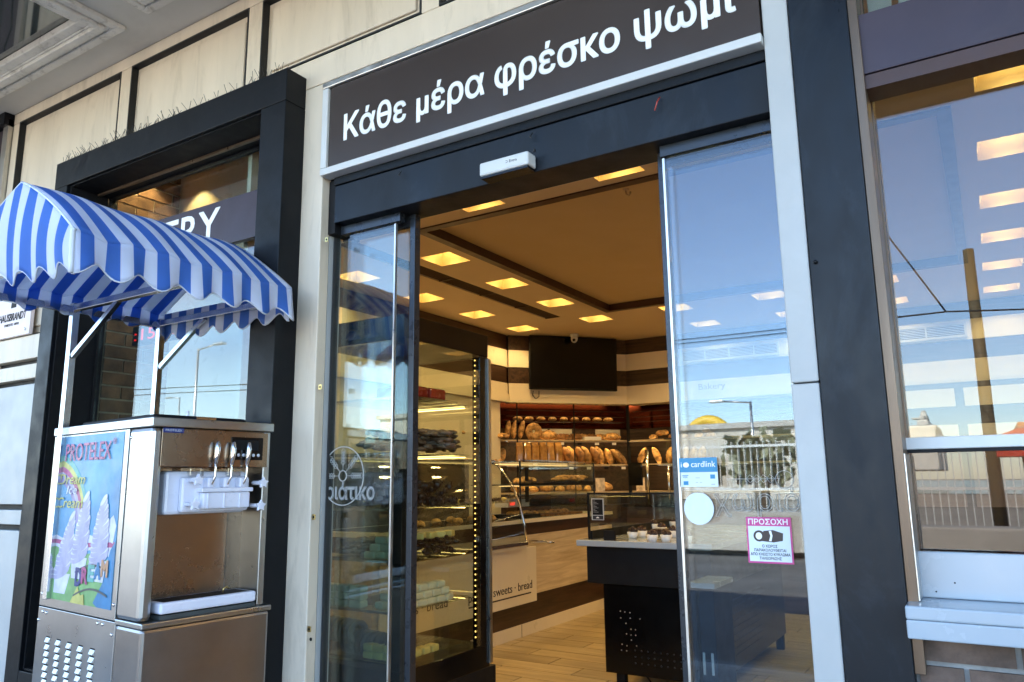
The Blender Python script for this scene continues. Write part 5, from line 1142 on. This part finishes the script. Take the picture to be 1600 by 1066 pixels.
# ================================================================== ACROSS THE STREET (seen mirrored in the glass)
fe = thing('street_fence', 'long white picket fence across the street', 'fence', (0, -13.8, 0))
FYv = 2*YG-14.0
zt = 2.15; x0f, x1f = -24, 6
pm = B(0, .016, 0, .016, 0, zt).mesh('picket', M['fence'])
for i in range(230): inst('picket', pm, fe, (x0f+.13*i, FYv+13.8, 0))
for z in (.25, 1.15, zt-.12): B(x0f, x1f, FYv+.03, FYv+.06, z, z+.05).build('fence_rail', 'fence', fe)
wl_ = thing('street_wall', 'low concrete wall in front of the street fence', 'wall', (0, -12.4, 0)); B(-20, -1.3, -13.4, -13.1, 0, .75).build('wall_body', 'concrete', wl_)
cb = tag(B(-.9, 1.2, -9.5, -9.0, -.1, .75).build('concrete_barrier', 'concrete', bev=.03), 'grey concrete barrier block across the street', 'barrier')
random.seed(21)
ypole = virt(1512, 390, 12.0); tp_ = thing('tall_pole', 'tall yellowish concrete utility pole across the street', 'pole', (virt(1545, 700, 12).x, 2*YG-12, 0))
xb_ = virt(1552, 720, 12).x; MB().tube([(xb_, 2*YG-12, -.1), (ypole.x, 2*YG-12, ypole.z)], [.105, .08], 14).build('shaft', mat('ochre pole', (.085, .066, .03), .7, var=.2), tp_)
wr = thing('overhead_wires', 'thin overhead tram wires across the street', 'wires', (0, -9, 5))
w = MB(); a = virt(1372, 348, 9); b_ = virt(1478, 487, 9); w.tube([a, b_], .012, 5); c1 = virt(1380, 498, 9); c2 = virt(1700, 480, 9); w.tube([c1, b_, c2], .012, 5)
c3 = virt(1040, 535, 9); c4 = virt(1230, 515, 9); w.tube([c3, c4], .010, 5); w.tube([c3-Z*.06, c4-Z*.06], .010, 5)
d1 = virt(150, 612, 9); d2 = virt(400, 600, 9); w.tube([d1, d2], .012, 5); w.tube([d1-Z*.15, d2-Z*.12], .012, 5); w.build('wire_runs', 'wire', wr)
def lamp(px, ptop, Yv, lab, arm=1):
    t = virt(px, ptop, Yv); o = thing('street_lamp', lab, 'street lamp', (t.x, t.y, 0))
    MB().tube([(t.x, t.y, -.1), (t.x, t.y, t.z)], [.09, .05], 10).build('pole', 'alu', o); MB().tube([(t.x, t.y, t.z-.05), (t.x+arm*1.2, t.y, t.z+.08)], .035, 8).build('arm', 'alu', o)
    B(t.x+arm*1.1, t.x+arm*1.7, t.y-.12, t.y+.12, t.z+.03, t.z+.13).build('lamp_head', 'alu', o, .02)
lamp(309, 545, 18, 'tall thin street lamp mirrored in the left window', 1); lamp(1173, 628, 30, 'grey street lamp near the yellow arch', -1); lamp(280, 622, 34, 'short far street lamp left of the thin tall one', -1)
t = virt(246, 578, 15); o = thing('short_pole', 'short brown pole mirrored in the left window', 'pole', (t.x, t.y, 0)); MB().tube([(t.x, t.y, -.1), (t.x, t.y, t.z)], [.14, .12], 12).build('shaft', bpy.data.materials['ochre pole'], o)
# yellow arch bridge building
ya = thing('yellow_arch', 'yellow arched roof of a port building beyond the fence', 'building', (-20, -60, 0)); Ya = 60; M['yarch'] = mat('yellow arch paint', (.80, .50, .05), .5)
pL, pR, pT = virt(1066, 686, Ya), virt(1152, 680, Ya), virt(1100, 658, Ya)
for k, (s_, off_) in enumerate(((1, 0), (.6, 3))):
    pts = []
    for i in range(21):
        a = math.pi*i/20; cxm = (pL.x+pR.x)/2; pts.append((cxm-(pR.x-pL.x)/2*math.cos(a)*s_, pL.y-off_, pL.z-2+(pT.z-pL.z+2)*math.sin(a)*(1 if k == 0 else .55)))
    MB().tube(pts, .45, 8).build('arch_rib', 'yarch', ya)
M['far'] = mat('far wall', (.55, .50, .42), .8, var=.1, vs=.1); M['orange'] = mat('orange tiles', (.55, .18, .06), .7)
B(pL.x-4, pR.x+4, pL.y-8, pL.y-6, -.1, pL.z-1).build('hall_wall', 'far', ya)
# far buildings
bl_ = [(-74, 8, 6.5), (-60, 10, 5), (-47, 7, 7.5), (-36, 9, 5.5), (-16, 10, 5.0), (8, 12, 4.2), (-90, 10, 8), (26, 12, 6)]
for k, (x, w_, h_) in enumerate(bl_):
    b = thing('far_building', ['pale low block with small windows at the far left of the skyline', 'low wide pale warehouse in the skyline', 'taller pale block with flat roof', 'small pale harbour shed', 'pale shed behind the yellow arch', 'orange roofed shed by the quay', 'tallest pale block at the skyline end', 'pale warehouse at the right skyline end'][k], 'building', (x, -55, 0))
    B(x-w_/2, x+w_/2, -62, -54, -.1, h_).build('wall', 'far', b); B(x-w_/2-.3, x+w_/2+.3, -62.3, -53.7, h_, h_+.4).build('roof', 'orange' if k == 5 else 'concrete', b)
    for r_ in range(int(h_//3)):
        for q in range(int(w_//2.2)): B(x-w_/2+.8+2.2*q, x-w_/2+1.9+2.2*q, -53.98, -53.9, 1+3*r_, 2.4+3*r_).build('window', 'blackgloss', b)
tag(B(-300, 300, -300, -75, -.14, -.10).build('harbour_water', mat('sea', (.03, .09, .13), .15, var=.1)), kind='structure')
# ferry
sp1 = thing('ferry', 'white ferry with radar mast moored beyond the fence', 'ship', (2, -100, 0)); Yv = 100
M['ship'] = mat('ship white', (.78, .74, .62), .5)
def vb(a, b, c_, d, dep=12, nm='deck', m='ship'):
    p = virt(a, b, Yv); q = virt(c_, d, Yv); return B(min(p.x, q.x), max(p.x, q.x), p.y-dep, p.y, min(p.z, q.z), max(p.z, q.z)).build(nm, m, sp1, .2)
vb(1360, 672, 1470, 735, 20, 'hull'); vb(1420, 665, 1465, 673, 12, 'deck'); vb(1432, 656, 1452, 666, 8, 'bridge'); vb(1436, 649, 1446, 657, 5, 'deck'); vb(1424, 653, 1438, 655, 1.5, 'radar_bar')
p = virt(1441, 640, Yv); MB().tube([(p.x, p.y-2, 8), (p.x, p.y-2, p.z)], [.6, .25], 8).build('mast', 'ship', sp1)
# red parasol
pa = thing('red_parasol', 'large red cafe parasol across the street', 'parasol', (2.8, -7.8, 0)); Yv = 8
p = virt(1596, 667, Yv); M['red'] = mat('red canvas', (.62, .02, .015), .6, var=.15)
rim = virt(1545, 684, Yv); R_ = (p.x-rim.x)*1.0; zr = rim.z
m_ = MB(); cpt = Vector((p.x, p.y, p.z)); ring_ = [Vector((p.x+R_*1.15*math.cos(rad(45+90*k)), p.y+R_*1.15*math.sin(rad(45+90*k)), zr)) for k in range(4)]
m_.add([cpt]+ring_+[q-Z*.22 for q in ring_], [(0, 1, 2), (0, 2, 3), (0, 3, 4), (0, 4, 1), (1, 5, 6, 2), (2, 6, 7, 3), (3, 7, 8, 4), (4, 8, 5, 1)]); m_.build('canvas', 'red', pa)
MB().tube([(p.x, p.y, -.1), (p.x, p.y, p.z)], .03, 8).build('pole', 'alu', pa)
# mesh panel fence and trees
random.seed(9)
M['leaf'] = mat('leaves', (.22, .22, .13), .7, var=.4, vs=2); M['bark'] = mat('bark', (.12, .08, .05), .8)
def tree(x, y, h, r, lab):
    t = thing('street_tree', lab, 'tree', (x, y, 0), 'trees beyond the fence'); MB().tube([(x, y, -.1), (x+.1, y, h*.4), (x-.1, y, h*.8)], [.16, .12, .04], 8).build('trunk', 'bark', t)
    c_ = MB()
    for k in range(150):
        a = random.random()*6.28; rr = r*random.random()**.4; zz = h*.62+r*.9*random.uniform(-1, 1)*(1-rr/r*.5); q = Vector((x+rr*math.cos(a), y+rr*math.sin(a), zz)); d = Vector((random.uniform(-1, 1), random.uniform(-1, 1), random.uniform(-1, 1))).normalized()*.22; e_ = d.orthogonal()*.6
        c_.add([q-d, q+e_, q+d, q-e_], [(0, 1, 2, 3)])
    c_.build('crown', 'leaf', t)
for k, (x, y, h, r, l_) in enumerate(((-12, -18, 3.0, 1.1, 'small tree left of the street lamp'), (-8.5, -18.5, 2.6, .9, 'low bushy tree beyond the fence'), (-5.6, -20, 3.2, 1.1, 'taller tree behind the concrete wall'), (-18, -19, 2.8, 1.2, 'bushy tree at the left end of the fence'), (3.5, -19, 3.0, 1.2, 'tree behind the red parasol'))): tree(x, y, h, r, l_)
# parked car
car = thing('parked_car', 'dark grey parked car at the far kerb', 'car', (2.4, -7, 0))
M['carp'] = mat('dark car paint', (.03, .035, .04), .15, var=.05, coat=1)
cx0, cy0 = 1.6, -8.3
side = [(0, .35), (.1, .75), (.9, .92), (1.45, 1.38), (2.9, 1.42), (3.5, .98), (4.1, .90), (4.25, .40), (3.9, .22), (.3, .22)]
MB().prism([(cx0+a, cy0, b-.12) for a, b in side], (0, 1.7, 0)).build('body', 'carp', car, .06)
for s_ in (-.005, 1.705): MB().prism([(cx0+a, cy0+s_, b-.12) for a, b in ((1.05, .95), (1.5, 1.30), (2.8, 1.34), (3.3, .98))], (0, .006 if s_ > 0 else -.006, 0)).build('side_window', 'blackgloss', car)
MB().add([(cx0+.92, cy0+.12, .82), (cx0+.92, cy0+1.58, .82), (cx0+1.42, cy0+1.45, 1.255), (cx0+1.42, cy0+.25, 1.255)], [(0, 1, 2, 3)]).build('windscreen', 'blackgloss', car)
for a in (.85, 3.4):
    for s_ in (-.02, 1.52): MB().tube([(cx0+a, cy0+s_, .20), (cx0+a, cy0+s_+.2, .20)], .31, 18).build('wheel', 'rubber', car)
for s_ in (.1, 1.3): MB().ball((cx0+.06, cy0+s_+.15, .55), .06, .16, .07, 10, 6).build('headlight', 'plastic', car)
# tickets sign hanging under the canopy, mirrored in the skylight pane
tk = thing('tickets_sign', 'white hanging TICKETS sign further along the canopy', 'sign', (-9, -1, 3))
zg = 3.93
def vz(px, py, t_): d = ray(px, py); P = CAM+d*t_; return Vector((P.x, P.y, 2*zg-P.z))
P0 = vz(-35, 25, 9.5); d = ray(20, 15); 
dirx = Vector((math.cos(rad(55)), math.sin(rad(55)), 0))
MB().obox(P0-Z*.02, dirx, Z.cross(dirx), Z, .95, .04, .34).build('board', 'letter', tk)
text('TICKETS', P0+dirx*.06+Z*.08-Z.cross(dirx)*.002, dirx, Z, .80, .17, 'blackmatt', tk, bold=.02)
MB().tube([P0+dirx*.2+Z*.3, P0+dirx*.2+Z*(3.9-P0.z)], .008, 6).build('hanger', 'wire', tk); MB().tube([P0+dirx*.75+Z*.3, P0+dirx*.75+Z*(3.9-P0.z)], .008, 6).build('hanger', 'wire', tk)
